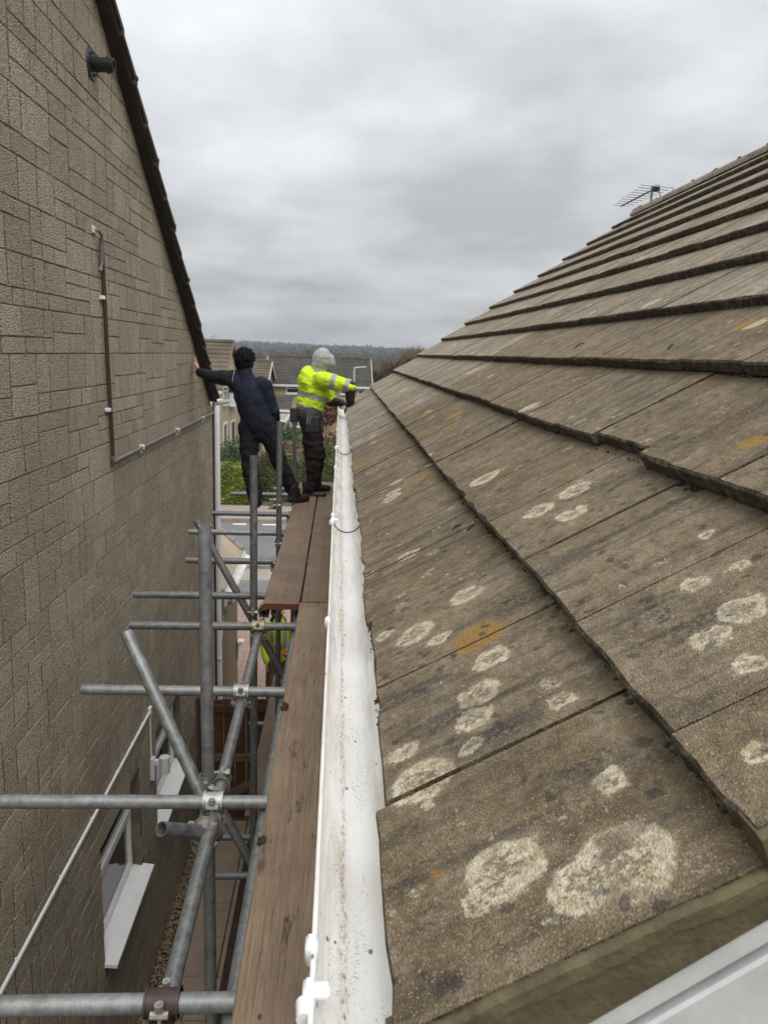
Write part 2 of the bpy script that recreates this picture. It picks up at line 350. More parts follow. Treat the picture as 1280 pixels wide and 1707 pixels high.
M['soil'] = mat_simple('dark_soil', (0.060, 0.042, 0.028), 0.95, var=0.5, scale=14, bump=0.02, bscale=40)
M['pebble'] = mat_simple('tan_pebble', (0.27, 0.20, 0.12), 0.8, var=0.5, scale=40)
M['lead'] = mat_simple('tv_aerial_metal', (0.30, 0.30, 0.30), 0.45, 0.6)

# ------------------------------------------------------------------ mesh helpers
def Wp(x, y, z): return Vector((x, y, z + H))       # z relative to the camera's height
WM = {}
def place(o, parent=None):
    col.objects.link(o)
    if parent is not None:
        o.parent = parent
        pw = WM.get(parent)
        if pw is not None: o.matrix_parent_inverse = pw.inverted()
    return o
def empty(name, loc):
    o = bpy.data.objects.new(name, None); o.location = loc; o.empty_display_size = 0.2
    WM[o] = Matrix.Translation(Vector(loc)); col.objects.link(o); return o
def tag(o, label=None, cat=None, group=None, kind=None):
    if label: o['label'] = label
    if cat: o['category'] = cat
    if group: o['group'] = group
    if kind: o['kind'] = kind
    return o

def frame_of(d):
    d = Vector(d).normalized()
    a = Vector((0, 0, 1)) if abs(d.z) < 0.9 else Vector((1, 0, 0))
    u = d.cross(a).normalized(); w = d.cross(u).normalized()
    return d, u, w

class MB:
    def __init__(s): s.v = []; s.f = []; s.mi = []
    def add(s, verts, faces, mi=0):
        b = len(s.v); s.v += [tuple(x) for x in verts]
        for f in faces: s.f.append(tuple(b + i for i in f)); s.mi.append(mi)
        return s
    def box(s, lo, hi, mi=0, mat=None, bev=0.0):
        x0, y0, z0 = lo; x1, y1, z1 = hi
        if bev <= 0:
            v = [(x0, y0, z0), (x1, y0, z0), (x1, y1, z0), (x0, y1, z0), (x0, y0, z1), (x1, y0, z1), (x1, y1, z1), (x0, y1, z1)]
            f = [(0, 3, 2, 1), (4, 5, 6, 7), (0, 1, 5, 4), (1, 2, 6, 5), (2, 3, 7, 6), (3, 0, 4, 7)]
        else:
            v = []; c = [(x0, x1), (y0, y1), (z0, z1)]
            bm = bmesh.new(); bmesh.ops.create_cube(bm, size=1)
            for q in bm.verts: q.co = Vector(((x0 + x1) / 2 + q.co.x * (x1 - x0), (y0 + y1) / 2 + q.co.y * (y1 - y0), (z0 + z1) / 2 + q.co.z * (z1 - z0)))
            bmesh.ops.bevel(bm, geom=bm.edges[:], offset=bev, segments=1, affect='EDGES')
            bm.verts.index_update(); v = [q.co[:] for q in bm.verts]; f = [tuple(q.index for q in p.verts) for p in bm.faces]; bm.free()
        if mat is not None: v = [mat @ Vector(q) for q in v]
        return s.add(v, f, mi)
    def tube(s, p0, p1, r, r1=None, seg=14, hollow=0.0, caps=True, mi=0):
        p0 = Vector(p0); p1 = Vector(p1); d, u, w = frame_of(p1 - p0)
        r1 = r if r1 is None else r1
        v = []; f = []
        rings = [(p0, r), (p1, r1)]
        if hollow: rings = [(p0, r), (p1, r1), (p1, r1 - hollow), (p0, r - hollow)]
        for (p, q) in rings:
            for k in range(seg):
                a = 2 * math.pi * k / seg; v.append(p + u * (q * math.cos(a)) + w * (q * math.sin(a)))
        n = len(rings)
        for j in range(n if hollow else 1):
            a, b = j * seg, ((j + 1) % n) * seg
            for k in range(seg): f.append((a + k, a + (k + 1) % seg, b + (k + 1) % seg, b + k))
        if not hollow and caps:
            f.append(tuple(range(seg))[::-1]); f.append(tuple(seg + k for k in range(seg)))
        return s.add(v, f, mi)
    def path(s, pts, r, seg=8, mi=0):
        pts = [Vector(p) for p in pts]; v = []; f = []
        for i, p in enumerate(pts):
            d = (pts[min(i + 1, len(pts) - 1)] - pts[max(i - 1, 0)])
            _, u, w = frame_of(d)
            rr = r[i] if hasattr(r, '__len__') else r
            for k in range(seg):
                a = 2 * math.pi * k / seg; v.append(p + u * (rr * math.cos(a)) + w * (rr * math.sin(a)))
        for i in range(len(pts) - 1):
            for k in range(seg): f.append((i * seg + k, i * seg + (k + 1) % seg, (i + 1) * seg + (k + 1) % seg, (i + 1) * seg + k))
        f.append(tuple(range(seg))[::-1]); f.append(tuple((len(pts) - 1) * seg + k for k in range(seg)))
        return s.add(v, f, mi)
    def quad(s, a, b, c, d, mi=0): return s.add([a, b, c, d], [(0, 1, 2, 3)], mi)
    def lump(s, c, rx, ry, rz, rg, jit=0.3, mi=0):
        t = (1 + 5 ** 0.5) / 2
        ico = [(-1, t, 0), (1, t, 0), (-1, -t, 0), (1, -t, 0), (0, -1, t), (0, 1, t), (0, -1, -t), (0, 1, -t), (t, 0, -1), (t, 0, 1), (-t, 0, -1), (-t, 0, 1)]
        fs = [(0, 11, 5), (0, 5, 1), (0, 1, 7), (0, 7, 10), (0, 10, 11), (1, 5, 9), (5, 11, 4), (11, 10, 2), (10, 7, 6), (7, 1, 8), (3, 9, 4), (3, 4, 2), (3, 2, 6), (3, 6, 8), (3, 8, 9), (4, 9, 5), (2, 4, 11), (6, 2, 10), (8, 6, 7), (9, 8, 1)]
        v = []
        for (x, y, z) in ico:
            k = (1 + rg.uniform(-jit, jit)) / 1.902
            v.append((c[0] + x * rx * k, c[1] + y * ry * k, c[2] + z * rz * k))
        return s.add(v, fs, mi)
    def mesh(s, name, mats, smooth=False):
        me = bpy.data.meshes.new(name); me.from_pydata(s.v, [], s.f)
        if not isinstance(mats, (list, tuple)): mats = [mats]
        for q in mats: me.materials.append(M[q] if isinstance(q, str) else q)
        if len(mats) > 1: me.polygons.foreach_set('material_index', s.mi)
        if smooth: me.polygons.foreach_set('use_smooth', [True] * len(s.f))
        me.update(); return me
    def build(s, name, mats, parent=None, smooth=False, angle=None):
        me = s.mesh(name, mats, smooth or angle is not None)
        if angle is not None: me.set_sharp_from_angle(angle=R(angle))
        return place(bpy.data.objects.new(name, me), parent)

# ------------------------------------------------------------------ ground, path, street
def mat_ground():
    m = Mat('rough_grass_ground')
    b = m.mix(m.step(m.noise(m.P, 0.05, 5, 0.6), 0.4, 0.65), (0.075, 0.085, 0.035), (0.11, 0.10, 0.055))
    return m.done(m.mix(m.step(m.noise(m.P, 3, 4), 0.4, 0.7, 0, 0.4), b, (0.05, 0.055, 0.025)), 0.95)
def mat_road():
    m = Mat('asphalt')
    b = m.mix(m.step(m.noise(m.P, 1.3, 5, 0.6), 0.35, 0.7), (0.115, 0.118, 0.122), (0.155, 0.157, 0.158))
    m.bump(m.noise(m.P, 120, 3), 0.004)
    return m.done(m.mix(m.step(m.noise(m.P, 160, 2), 0.5, 0.7, 0, 0.3), b, (0.2, 0.2, 0.19)), 0.8)
def mat_blocks():
    m = Mat('red_block_paving')
    br = m.n('ShaderNodeTexBrick'); m.put(br.inputs['Vector'], m.P)
    for k, v in (('Scale', 1.0), ('Brick Width', 0.2), ('Row Height', 0.1), ('Mortar Size', 0.006)): br.inputs[k].default_value = v
    br.inputs['Color1'].default_value = (0.27, 0.165, 0.125, 1); br.inputs['Color2'].default_value = (0.34, 0.235, 0.185, 1); br.inputs['Mortar'].default_value = (0.10, 0.08, 0.06, 1)
    m.bump(br.outputs['Fac'], -0.004)
    return m.done(m.mix(m.step(m.noise(m.P, 2.0, 4), 0.4, 0.7, 0, 0.4), br.outputs['Color'], (0.20, 0.15, 0.12)), 0.85)
M['ground'] = mat_ground(); M['road'] = mat_road(); M['blocks'] = mat_blocks()
M['concrete'] = mat_simple('tan_concrete_pavement', (0.27, 0.235, 0.20), 0.9, var=0.15, scale=3, bump=0.002)
M['kerb'] = mat_simple('kerb_stone', (0.24, 0.21, 0.18), 0.9, var=0.2, scale=4)
M['paint'] = mat_simple('road_paint', (0.66, 0.62, 0.54), 0.8, var=0.2, scale=9)

def sheet(name, x0, x1, y0, y1, z, mat, n=1):
    b = MB()
    for i in range(n):
        for j in range(n):
            xa, xb = x0 + (x1 - x0) * i / n, x0 + (x1 - x0) * (i + 1) / n; ya, yb = y0 + (y1 - y0) * j / n, y0 + (y1 - y0) * (j + 1) / n
            b.quad((xa, ya, z), (xb, ya, z), (xb, yb, z), (xa, yb, z))
    return tag(b.build(name, mat), kind='structure')
sheet('ground', -3000, 3000, -60, 4500, 0.0, 'ground', 8)
sheet('side_yard', -1.60, 0.6, -2.0, 8.9, 0.006, 'soil')
sheet('driveway', -9.0, 8.0, 8.9, 16.2, 0.008, 'blocks')
sheet('drive_apron', -9.0, 8.0, 16.2, 17.6, 0.010, 'road')
sheet('pavement', -40, 40, 17.6, 18.6, 0.014, 'concrete')
sheet('road', -60, 60, 18.75, 23.9, 0.006, 'road')
sheet('far_pavement', -60, 60, 24.05, 26.4, 0.05, 'concrete')
kb = MB(); kb.box((-60, 18.6, -0.05), (60, 18.75, 0.10)); tag(kb.build('near_kerb', 'kerb'), kind='structure')
kb = MB(); kb.box((-60, 23.9, -0.05), (60, 24.05, 0.12)); tag(kb.build('far_kerb', 'kerb'), kind='structure')
for k in range(10):
    b = MB(); x = -6.0 + k * 0.92
    b.quad((x, 23.55, 0.011), (x + 0.42, 23.55, 0.011), (x + 0.42, 23.72, 0.011), (x, 23.72, 0.011))
    tag(b.build('road_marking', 'paint'), kind='structure')

# paving slabs along the foot of the neighbour's wall, each slab an object under the path
pathb = MB(); pathb.box((-1.415, 1.2, -0.03), (-0.90, 8.0, 0.012)); path = tag(pathb.build('garden_path', 'soil'), kind='structure')
for k in range(15):
    b = MB(); y = 1.25 + 0.452 * k
    b.box((-1.405, y, 0.0), (-0.957, y + 0.444, 0.045 + rnd.uniform(-0.003, 0.003)), bev=0.004)
    b.build('paving_slab', 'slab', path)
for k in range(8):
    b = MB(); y = 1.25 + 0.9 * k
    b.box((-0.945, y, 0.0), (-0.905, y + 0.892, 0.05), bev=0.004); b.build('edging_strip', 'slab', path)
g = MB()
for k in range(2600):
    r = rnd.uniform(0.006, 0.014)
    g.lump((rnd.uniform(-1.505, -1.415), rnd.uniform(1.2, 8.0), rnd.uniform(0.015, 0.05)), r, r * rnd.uniform(0.7, 1.2), r * 0.7, rnd, 0.2)
tag(g.build('gravel_strip', 'pebble'), 'strip of tan gravel between the stone wall and the paving slabs', 'gravel', kind='stuff')

# ------------------------------------------------------------------ neighbour's stone house (left)
WX = -1.51
VB = 0.669                                    # verge slope
def verge_z(y): return 2.049 - VB * (y - 5.277)      # outline of the verge, relative height
APY = 4.6
APZ = verge_z(APY)
def wall_top(y): return (verge_z(y) if y > APY else APZ - VB * (APY - y)) - 0.055
YN, YF = -0.2, 9.33
nh = tag(empty('stone_house', (WX - 3, 4.6, 0)), 'tall stone gable house filling the left side, brown pipe and black flue on it', 'house')
WINS = [(4.62, 5.62, -4.12, -3.27), (6.16, 7.20, -4.07, -3.30)]
wb = MB()
prof = [(YN, -H), (YF, -H), (YF, wall_top(YF)), (APY, wall_top(APY)), (YN, wall_top(YN))]
# mortar face, split round the windows by a grid
ys = sorted(set([YN, APY, YF] + [w[0] for w in WINS] + [w[1] for w in WINS])); 
for a, b_ in zip(ys[:-1], ys[1:]):
    holes = [(w[2], w[3]) for w in WINS if w[0] <= a + 1e-6 and w[1] >= b_ - 1e-6]
    lo = -H
    X = WX - 0.0045
    for (h0, h1) in holes:
        wb.quad(Wp(X, a, lo), Wp(X, b_, lo), Wp(X, b_, h0), Wp(X, a, h0)); lo = h1
    wb.quad(Wp(X, a, lo), Wp(X, b_, lo), Wp(X, b_, wall_top(b_)), Wp(X, a, wall_top(a)))
# solid behind
wb.quad(Wp(WX - 0.0045, YF, -H), Wp(WX - 6.5, YF, -H), Wp(WX - 6.5, YF, wall_top(YF)), Wp(WX - 0.0045, YF, wall_top(YF)))
wb.quad(Wp(WX - 6.5, YN, -H), Wp(WX - 0.0045, YN, -H), Wp(WX - 0.0045, YN, wall_top(YN)), Wp(WX - 6.5, YN, wall_top(YN)))
gw = wb.build('gable_wall', 'joint', nh)

def clip_poly(poly, f):
    out = []
    for i in range(len(poly)):
        a, b = poly[i], poly[(i + 1) % len(poly)]
        fa, fb = f(a), f(b)
        if fa >= 0: out.append(a)
        if (fa > 0) != (fb > 0) and fa != fb:
            t = fa / (fa - fb); out.append((a[0] + (b[0] - a[0]) * t, a[1] + (b[1] - a[1]) * t))
    return out
def stones(poly):                              # poly in (y, z)
    for w in WINS:
        if poly and max(p[0] for p in poly) > w[0] and min(p[0] for p in poly) < w[1] and max(p[1] for p in poly) > w[2] and min(p[1] for p in poly) < w[3]:
            xs = [p[0] for p in poly]; zs = [p[1] for p in poly]
            # cut back to the opening, keeping the larger remainder
            opts = [(w[0] - min(xs), lambda p: w[0] - p[0]), (max(xs) - w[1], lambda p: p[0] - w[1]), (w[2] - min(zs), lambda p: w[2] - p[1]), (max(zs) - w[3], lambda p: p[1] - w[3])]
            k = max(opts, key=lambda o: o[0])
            if k[0] < 0.03: return []
            poly = clip_poly(poly, k[1])
    poly = clip_poly(poly, lambda p: wall_top(p[0]) - p[1] if p[0] > APY else (wall_top(APY) - VB * (APY - p[0])) - p[1])
    return poly
blocks = []
z = -H
rs = random.Random(21)
while z < APZ:
    bh = rs.choice([0.20, 0.275, 0.30, 0.22, 0.31, 0.24])
    y = YN
    while y < YF:
        sw = rs.uniform(0.25, 0.72)
        if y + sw > YF - 0.12: sw = YF - y
        pat = rs.random()
        if bh < 0.24: rows = [1.0] if pat < 0.45 else ([0.5, 0.5] if pat < 0.75 else [0.36, 0.64])
        elif pat < 0.30: rows = [0.34, 0.66]
        elif pat < 0.60: rows = [0.66, 0.34]
        elif pat < 0.78: rows = [0.5, 0.5]
        elif pat < 0.92: rows = [0.34, 0.33, 0.33]
        else: rows = [1.0]
        if rows == [1.0] and bh > 0.24: sw = min(sw, rs.uniform(0.16, 0.34)) if y + sw < YF - 0.01 else sw
        zz_ = z
        for r_ in rows:
            hh = bh * r_
            yy = y
            while yy < y + sw - 1e-6:
                bw = rs.uniform(0.12, 0.30) if hh > 0.12 else rs.uniform(0.13, 0.36)
                if yy + bw > y + sw - 0.10: bw = y + sw - yy
                blocks.append((yy, yy + bw, zz_, zz_ + hh)); yy += bw
            zz_ += hh
        y += sw
    z += bh
def stone_mesh(b, poly, rg):
    if len(poly) < 3: return False
    j = 0.0036
    cx = sum(p[0] for p in poly) / len(poly); cz_ = sum(p[1] for p in poly) / len(poly)
    w = max(p[0] for p in poly) - min(p[0] for p in poly); h = max(p[1] for p in poly) - min(p[1] for p in poly)
    if w < 0.02 or h < 0.02: return False
    def ins(p, d):
        return (p[0] + (d * 2.1 if p[0] < cx else -d * 2.1) * min(1, abs(p[0] - cx) * 40), p[1] + (d if p[1] < cz_ else -d) * min(1, abs(p[1] - cz_) * 40))
    n = len(poly); out_ = rg.uniform(-0.001, 0.0016)
    jj = [(rg.uniform(-0.004, 0.004), rg.uniform(-0.0018, 0.0018)) for _ in poly]
    P0 = [ins(p, j) for p in poly]; P1 = [ins(p, j + 0.002) for p in poly]
    v = [Wp(WX - 0.006, p[0] + a[0], p[1] + a[1]) for p, a in zip(P0, jj)] + [Wp(WX - 0.0018 + out_, p[0] + a[0], p[1] + a[1]) for p, a in zip(P0, jj)] + [Wp(WX + out_, p[0] + a[0], p[1] + a[1]) for p, a in zip(P1, jj)]
    f = [(i, (i + 1) % n, n + (i + 1) % n, n + i) for i in range(n)] + [(n + i, n + (i + 1) % n, 2 * n + (i + 1) % n, 2 * n + i) for i in range(n)] + [tuple(2 * n + i for i in range(n))]
    b.add(v, f); return True
cand = []
for (a, b_, c, d) in blocks:
    poly = stones([(a, c), (b_, c), (b_, d), (a, d)])
    if len(poly) < 3: continue
    pp = [project(Wp(WX, p[0], p[1])) for p in poly]
    area = 0
    if all(p is not None for p in pp):
        mx_ = sum(p[0] for p in pp) / len(pp); my_ = sum(p[1] for p in pp) / len(pp)
        if 0 < mx_ < 1280 and 0 < my_ < 1707:
            area = abs(sum(pp[i][0] * pp[(i + 1) % len(pp)][1] - pp[(i + 1) % len(pp)][0] * pp[i][1] for i in range(len(pp)))) / 2
    cand.append((area, poly))
cand.sort(key=lambda t: -t[0])
rest = MB()
for i, (ar, poly) in enumerate(cand):
    if i < 300:
        b = MB()
        if stone_mesh(b, poly, rs): b.build('stone_block', 'stone', gw)
    else: stone_mesh(rest, poly, rs)
tag(rest.build('stone_blocks', 'stone', gw), kind='stuff')

# verge, bargeboard and roof of the stone house
def pitched(y, off): return (verge_z(y) if y > APY else APZ - VB * (APY - y)) + off
ROOF_END = 9.14
b = MB()
for (y0, y1) in ((APY, ROOF_END), (YN - 0.2, APY)):
    X0, X1 = -1.455, -1.425
    v = [Wp(X0, y0, pitched(y0, -0.082)), Wp(X0, y1, pitched(y1, -0.082)), Wp(X0, y1, pitched(y1, -0.045)), Wp(X0, y0, pitched(y0, -0.045))]
    v2 = [p + Vector((X1 - X0, 0, 0)) for p in v]
    b.add(v + v2, [(0, 1, 2, 3), (7, 6, 5, 4), (0, 4, 5, 1), (1, 5, 6, 2), (2, 6, 7, 3), (3, 7, 4, 0)])
    # soffit between board and wall
    b.quad(Wp(WX, y0, pitched(y0, -0.072)), Wp(WX, y1, pitched(y1, -0.072)), Wp(X0, y1, pitched(y1, -0.072)), Wp(X0, y0, pitched(y0, -0.072)))
b.build('bargeboard', 'barge', nh)
b = MB(); y = ROOF_END
nr = tag(MB().box((-8.0, 4.55, APZ + H - 0.14), (-1.52, 4.65, APZ + H - 0.10)).build('roof', 'nroof', nh))
k = 0
while y > APY + 0.05:
    y2 = max(y - 0.285, APY)
    b = MB()
    z0, z1 = pitched(y, 0.0), pitched(y2, 0.0)
    X0, X1 = -8.0, -1.40 + rnd.uniform(-0.006, 0.006)
    t = 0.028
    v = [Wp(X0, y + 0.01, z0 - 0.042), Wp(X1, y + 0.01, z0 - 0.042), Wp(X1, y2 - 0.04, z1 - 0.046), Wp(X0, y2 - 0.04, z1 - 0.046),
         Wp(X0, y + 0.01, z0 + 0.004), Wp(X1, y + 0.01, z0 + 0.004), Wp(X1, y2 - 0.04, z1 - 0.012), Wp(X0, y2 - 0.04, z1 - 0.012)]
    b.add(v, [(0, 3, 2, 1), (4, 5, 6, 7), (0, 1, 5, 4), (1, 2, 6, 5), (2, 3, 7, 6), (3, 0, 4, 7)])
    b.build('tile_course', 'nroof', nr)
    if k % 2 == 0:
        c = MB(); c.box((-1.42, y - 0.03, z0 + H - 0.012), (-1.392, y + 0.010, z0 + H + 0.013), bev=0.003); c.build('verge_clip', 'barge', nr)
    y = y2; k += 1
b = MB(); b.add([Wp(-8, YN - 0.2, pitched(YN - 0.2, 0)), Wp(-1.40, YN - 0.2, pitched(YN - 0.2, 0)), Wp(-1.40, APY, APZ), Wp(-8, APY, APZ),
       Wp(-8, YN - 0.2, pitched(YN - 0.2, -0.05)), Wp(-1.40, YN - 0.2, pitched(YN - 0.2, -0.05)), Wp(-1.40, APY, APZ - 0.05), Wp(-8, APY, APZ - 0.05)],
      [(0, 1, 2, 3), (7, 6, 5, 4), (0, 4, 5, 1), (1, 5, 6, 2), (2, 6, 7, 3), (3, 7, 4, 0)])
b.build('rear_slope', 'nroof', nr)

# pipes, flue, ducts
def pipe(name, pts, r, mat, parent=nh, seg=12):
    b = MB(); b.path([Wp(*p) for p in pts], r, seg); return b.build(name, mat, parent, angle=40)
vp = pipe('overflow_pipe', [(WX + 0.022, 5.085, 0.64), (WX + 0.022, 5.115, -0.1), (WX + 0.022, 5.155, -0.74)], 0.0135, 'brown_pipe')
pipe('pipe_elbow', [(WX + 0.022, 5.153, -0.72), (WX + 0.022, 5.157, -0.757), (WX + 0.022, 5.195, -0.762)], 0.018, 'grey_pipe', vp)
hp = pipe('branch_pipe', [(WX + 0.022, 5.19, -0.757), (WX + 0.022, 7.2, -0.752), (WX + 0.022, 9.30, -0.748)], 0.0125, 'grey_pipe')
for (y, z) in ((5.105, 0.288), (5.135, -0.413)):
    b = MB(); b.box((WX, y - 0.05, H + z - 0.012), (WX + 0.030, y + 0.024, H + z + 0.012), bev=0.003); b.build('pipe_clip', 'white', vp)
for y in (5.92, 7.23, 8.55):
    b = MB(); b.box((WX, y - 0.012, H - 0.772), (WX + 0.037, y + 0.012, H - 0.734), bev=0.004)
    b.box((WX, y - 0.012, H - 0.80), (WX + 0.02, y + 0.012, H - 0.77), bev=0.003); b.build('pipe_clip', 'white', hp)
lp = pipe('looped_waste_pipe', [(WX - 0.01, 4.985, 0.675), (WX + 0.03, 5.0, 0.68), (WX + 0.04, 5.03, 0.655), (WX + 0.035, 5.045, 0.60), (WX + 0.03, 5.045, 0.50), (WX + 0.03, 5.02, 0.46), (WX + 0.028, 5.0, 0.44)], 0.011, 'grey_pipe')
b = MB(); b.box((WX, 4.955, H + 0.655), (WX + 0.014, 5.0, H + 0.70), bev=0.004); b.build('pipe_sleeve', 'white_dull', lp)
FY, FZ = 5.08, 1.622
b = MB(); b.tube(Wp(WX - 0.005, FY, FZ), Wp(WX + 0.012, FY, FZ), 0.098, 0.085, 28); fl = b.build('flue_terminal', 'black', nh, angle=40)
b = MB(); b.tube(Wp(WX, FY, FZ), Wp(WX + 0.135, FY, FZ), 0.040, 0.039, 24, hollow=0.006)
for k in range(8):
    a = 2 * math.pi * k / 8
    b.box((WX + 0.012, FY + 0.062 * math.cos(a) - 0.006, H + FZ + 0.062 * math.sin(a) - 0.006), (WX + 0.022, FY + 0.062 * math.cos(a) + 0.006, H + FZ + 0.062 * math.sin(a) + 0.006))
b.build('flue_tube', 'black', fl, angle=40)
for (a_, b_) in ((0.095, 0.115), (0.03, 0.045)):
    b = MB(); b.tube(Wp(WX + a_, FY, FZ), Wp(WX + b_, FY, FZ), 0.046, 0.046, 24); b.build('flue_collar', 'black', fl, angle=40)
# white cable duct and outdoor light lower on the wall
dz = -2.945
b = MB(); b.box((WX, 1.5, H + dz - 0.012), (WX + 0.016, 5.95, H + dz + 0.012), bev=0.004); duct = b.build('cable_duct', 'white', nh)
b = MB(); b.box((WX, 5.93, H + dz - 0.018), (WX + 0.022, 5.985, H + dz + 0.045), bev=0.004); b.build('duct_elbow', 'white', duct)
b = MB(); b.box((WX, 5.958, H - 3.36), (WX + 0.014, 5.978, H + dz - 0.015), bev=0.004); b.build('drop_duct', 'white_dull', duct)
for y in (3.3, 3.9, 4.45, 5.0, 5.4, 5.72):
    b = MB(); b.tube(Wp(WX + 0.006, y, dz + 0.008), Wp(WX + 0.006, y, dz + 0.024), 0.006, seg=8); b.build('duct_clip', 'white', duct)
lt = MB(); lt.box((WX, 5.94, H - 3.56), (WX + 0.035, 6.0, H - 3.36), bev=0.005); wl_ = lt.build('wall_light', 'white_dull', nh)
b = MB(); b.box((WX + 0.03, 5.955, H - 3.43), (WX + 0.10, 5.985, H - 3.38), bev=0.004); b.build('light_arm', 'white_dull', wl_)
b = MB(); b.tube(Wp(WX + 0.115, 5.97, -3.50), Wp(WX + 0.115, 5.97, -3.355), 0.042, 0.042, 20); b.build('lamp_body', 'white_dull', wl_, angle=40)

def window(parent, w, face_x, recess=0.075):
    y0, y1, z0, z1 = w
    rv = MB()                                   # reveals
    X0, X1 = face_x - 0.007, face_x - recess - 0.05
    rv.quad(Wp(X0, y0, z0), Wp(X1, y0, z0), Wp(X1, y0, z1), Wp(X0, y0, z1)); rv.quad(Wp(X0, y1, z1), Wp(X1, y1, z1), Wp(X1, y1, z0), Wp(X0, y1, z0))
    rv.quad(Wp(X0, y0, z1), Wp(X1, y0, z1), Wp(X1, y1, z1), Wp(X0, y1, z1)); rv.quad(Wp(X0, y1, z0), Wp(X1, y1, z0), Wp(X1, y0, z0), Wp(X0, y0, z0))
    win = rv.build('window', 'joint', parent)
    fx0, fx1 = face_x - recess - 0.045, face_x - recess
    f = MB(); t = 0.06
    def bar(a, b_, c, d, dx=0.0): f.box((fx0 - dx, a, H + c), (fx1 + dx, b_, H + d), bev=0.006)
    bar(y0 + .002, y0 + t, z0 + .002, z1 - .002); bar(y1 - t, y1 - .002, z0 + .002, z1 - .002); bar(y0 + t, y1 - t, z0 + .002, z0 + t); bar(y0 + t, y1 - t, z1 - t, z1 - .002)
    zm = z0 + (z1 - z0) * 0.60
    bar(y0 + t, y1 - t, zm - 0.035, zm + 0.035, 0.004)
    f.build('frame', 'white', win)
    for (a, b_) in ((z0 + t, zm - 0.035), (zm + 0.035, z1 - t)):
        g_ = MB(); g_.box((fx0 + 0.010, y0 + t, H + a), (fx0 + 0.022, y1 - t, H + b_)); g_.build('pane', 'glass', win)
        g_ = MB(); bw = 0.016
        for (p, q_, r_, s_) in ((y0 + t, y0 + t + bw, a, b_), (y1 - t - bw, y1 - t, a, b_), (y0 + t + bw, y1 - t - bw, a, a + bw), (y0 + t + bw, y1 - t - bw, b_ - bw, b_)):
            g_.box((fx0 + 0.0225, p, H + r_), (fx1 - 0.008, q_, H + s_))
        g_.build('glazing_bead', 'white', win)
    s = MB(); xa, xb = fx1 - 0.004, face_x + 0.085
    s.add([Wp(xa, y0 - .03, z0 + .012), Wp(xb, y0 - .03, z0 - .012), Wp(xb, y1 + .03, z0 - .012), Wp(xa, y1 + .03, z0 + .012), Wp(xa, y0 - .03, z0 - .022), Wp(xb, y0 - .03, z0 - .036), Wp(xb, y1 + .03, z0 - .036), Wp(xa, y1 + .03, z0 - .022)],
          [(0, 1, 2, 3), (7, 6, 5, 4), (0, 4, 5, 1), (1, 5, 6, 2), (2, 6, 7, 3), (3, 7, 4, 0)])
    s.build('sill', 'white', win)
    return win
for w in WINS: window(nh, w, WX)

# front gutter end and downpipe at the far corner
def half_round(b, p0, p1, r, t=0.003, seg=14, up=Vector((0, 0, 1)), mi=0):
    p0 = Vector(p0); p1 = Vector(p1); d = (p1 - p0).normalized(); s = d.cross(up).normalized()
    v = []; f = []
    prof = [(-math.cos(math.pi * k / seg) * r, -math.sin(math.pi * k / seg) * r) for k in range(seg + 1)]
    prof += [(-math.cos(math.pi * k / seg) * (r + t), -math.sin(math.pi * k / seg) * (r + t)) for k in range(seg, -1, -1)]
    n = len(prof)
    for p in (p0, p1): v += [p + s * a + up * c for a, c in prof]
    f += [(k, (k + 1) % n, n + (k + 1) % n, n + k) for k in range(n)]
    for o in (0, n):
        for k in range(seg): f.append((o + k, o + k + 1, o + n - 2 - k, o + n - 1 - k) if o == 0 else (o + n - 1 - k, o + n - 2 - k, o + k + 1, o + k))
    b.add(v, f, mi)
b = MB(); half_round(b, Wp(-1.535, 9.36, -0.605), Wp(-1.39, 9.64, -0.605), 0.062, 0.004)
s0 = Wp(-1.535, 9.36, -0.605)
# closed stop end
dd = (Wp(-1.39, 9.64, 0) - Wp(-1.535, 9.36, 0)).normalized(); ss = dd.cross(Vector((0, 0, 1)))
ring = [s0 - dd * 0.003 + ss * (-math.cos(math.pi * k / 14) * 0.067) + Vector((0, 0, -math.sin(math.pi * k / 14) * 0.067)) for k in range(15)]
b.add(ring, [tuple(range(15))]); ng = b.build('front_gutter', 'white', nh, angle=40)
b = MB(); b.tube(Wp(-1.478, 9.415, -0.665), Wp(-1.478, 9.415, -H + 0.05), 0.039, 0.039, 18, hollow=0.003); dp = b.build('downpipe', 'white', nh, angle=40)
for z in (-1.98, -3.9):
    b = MB(); b.tube(Wp(-1.478, 9.415, z - 0.02), Wp(-1.478, 9.415, z + 0.02), 0.042, 0.042, 18); b.box((-1.53, 9.36, H + z - 0.015), (-1.44, 9.40, H + z + 0.015), bev=0.003); b.build('pipe_bracket', 'white_dull', dp, angle=40)
b = MB(); b.tube(Wp(WX + 0.012, 9.315, -0.62), Wp(WX + 0.012, 9.315, -4.6), 0.012, seg=10); b.build('corner_cable_pipe', 'brown_pipe', nh)

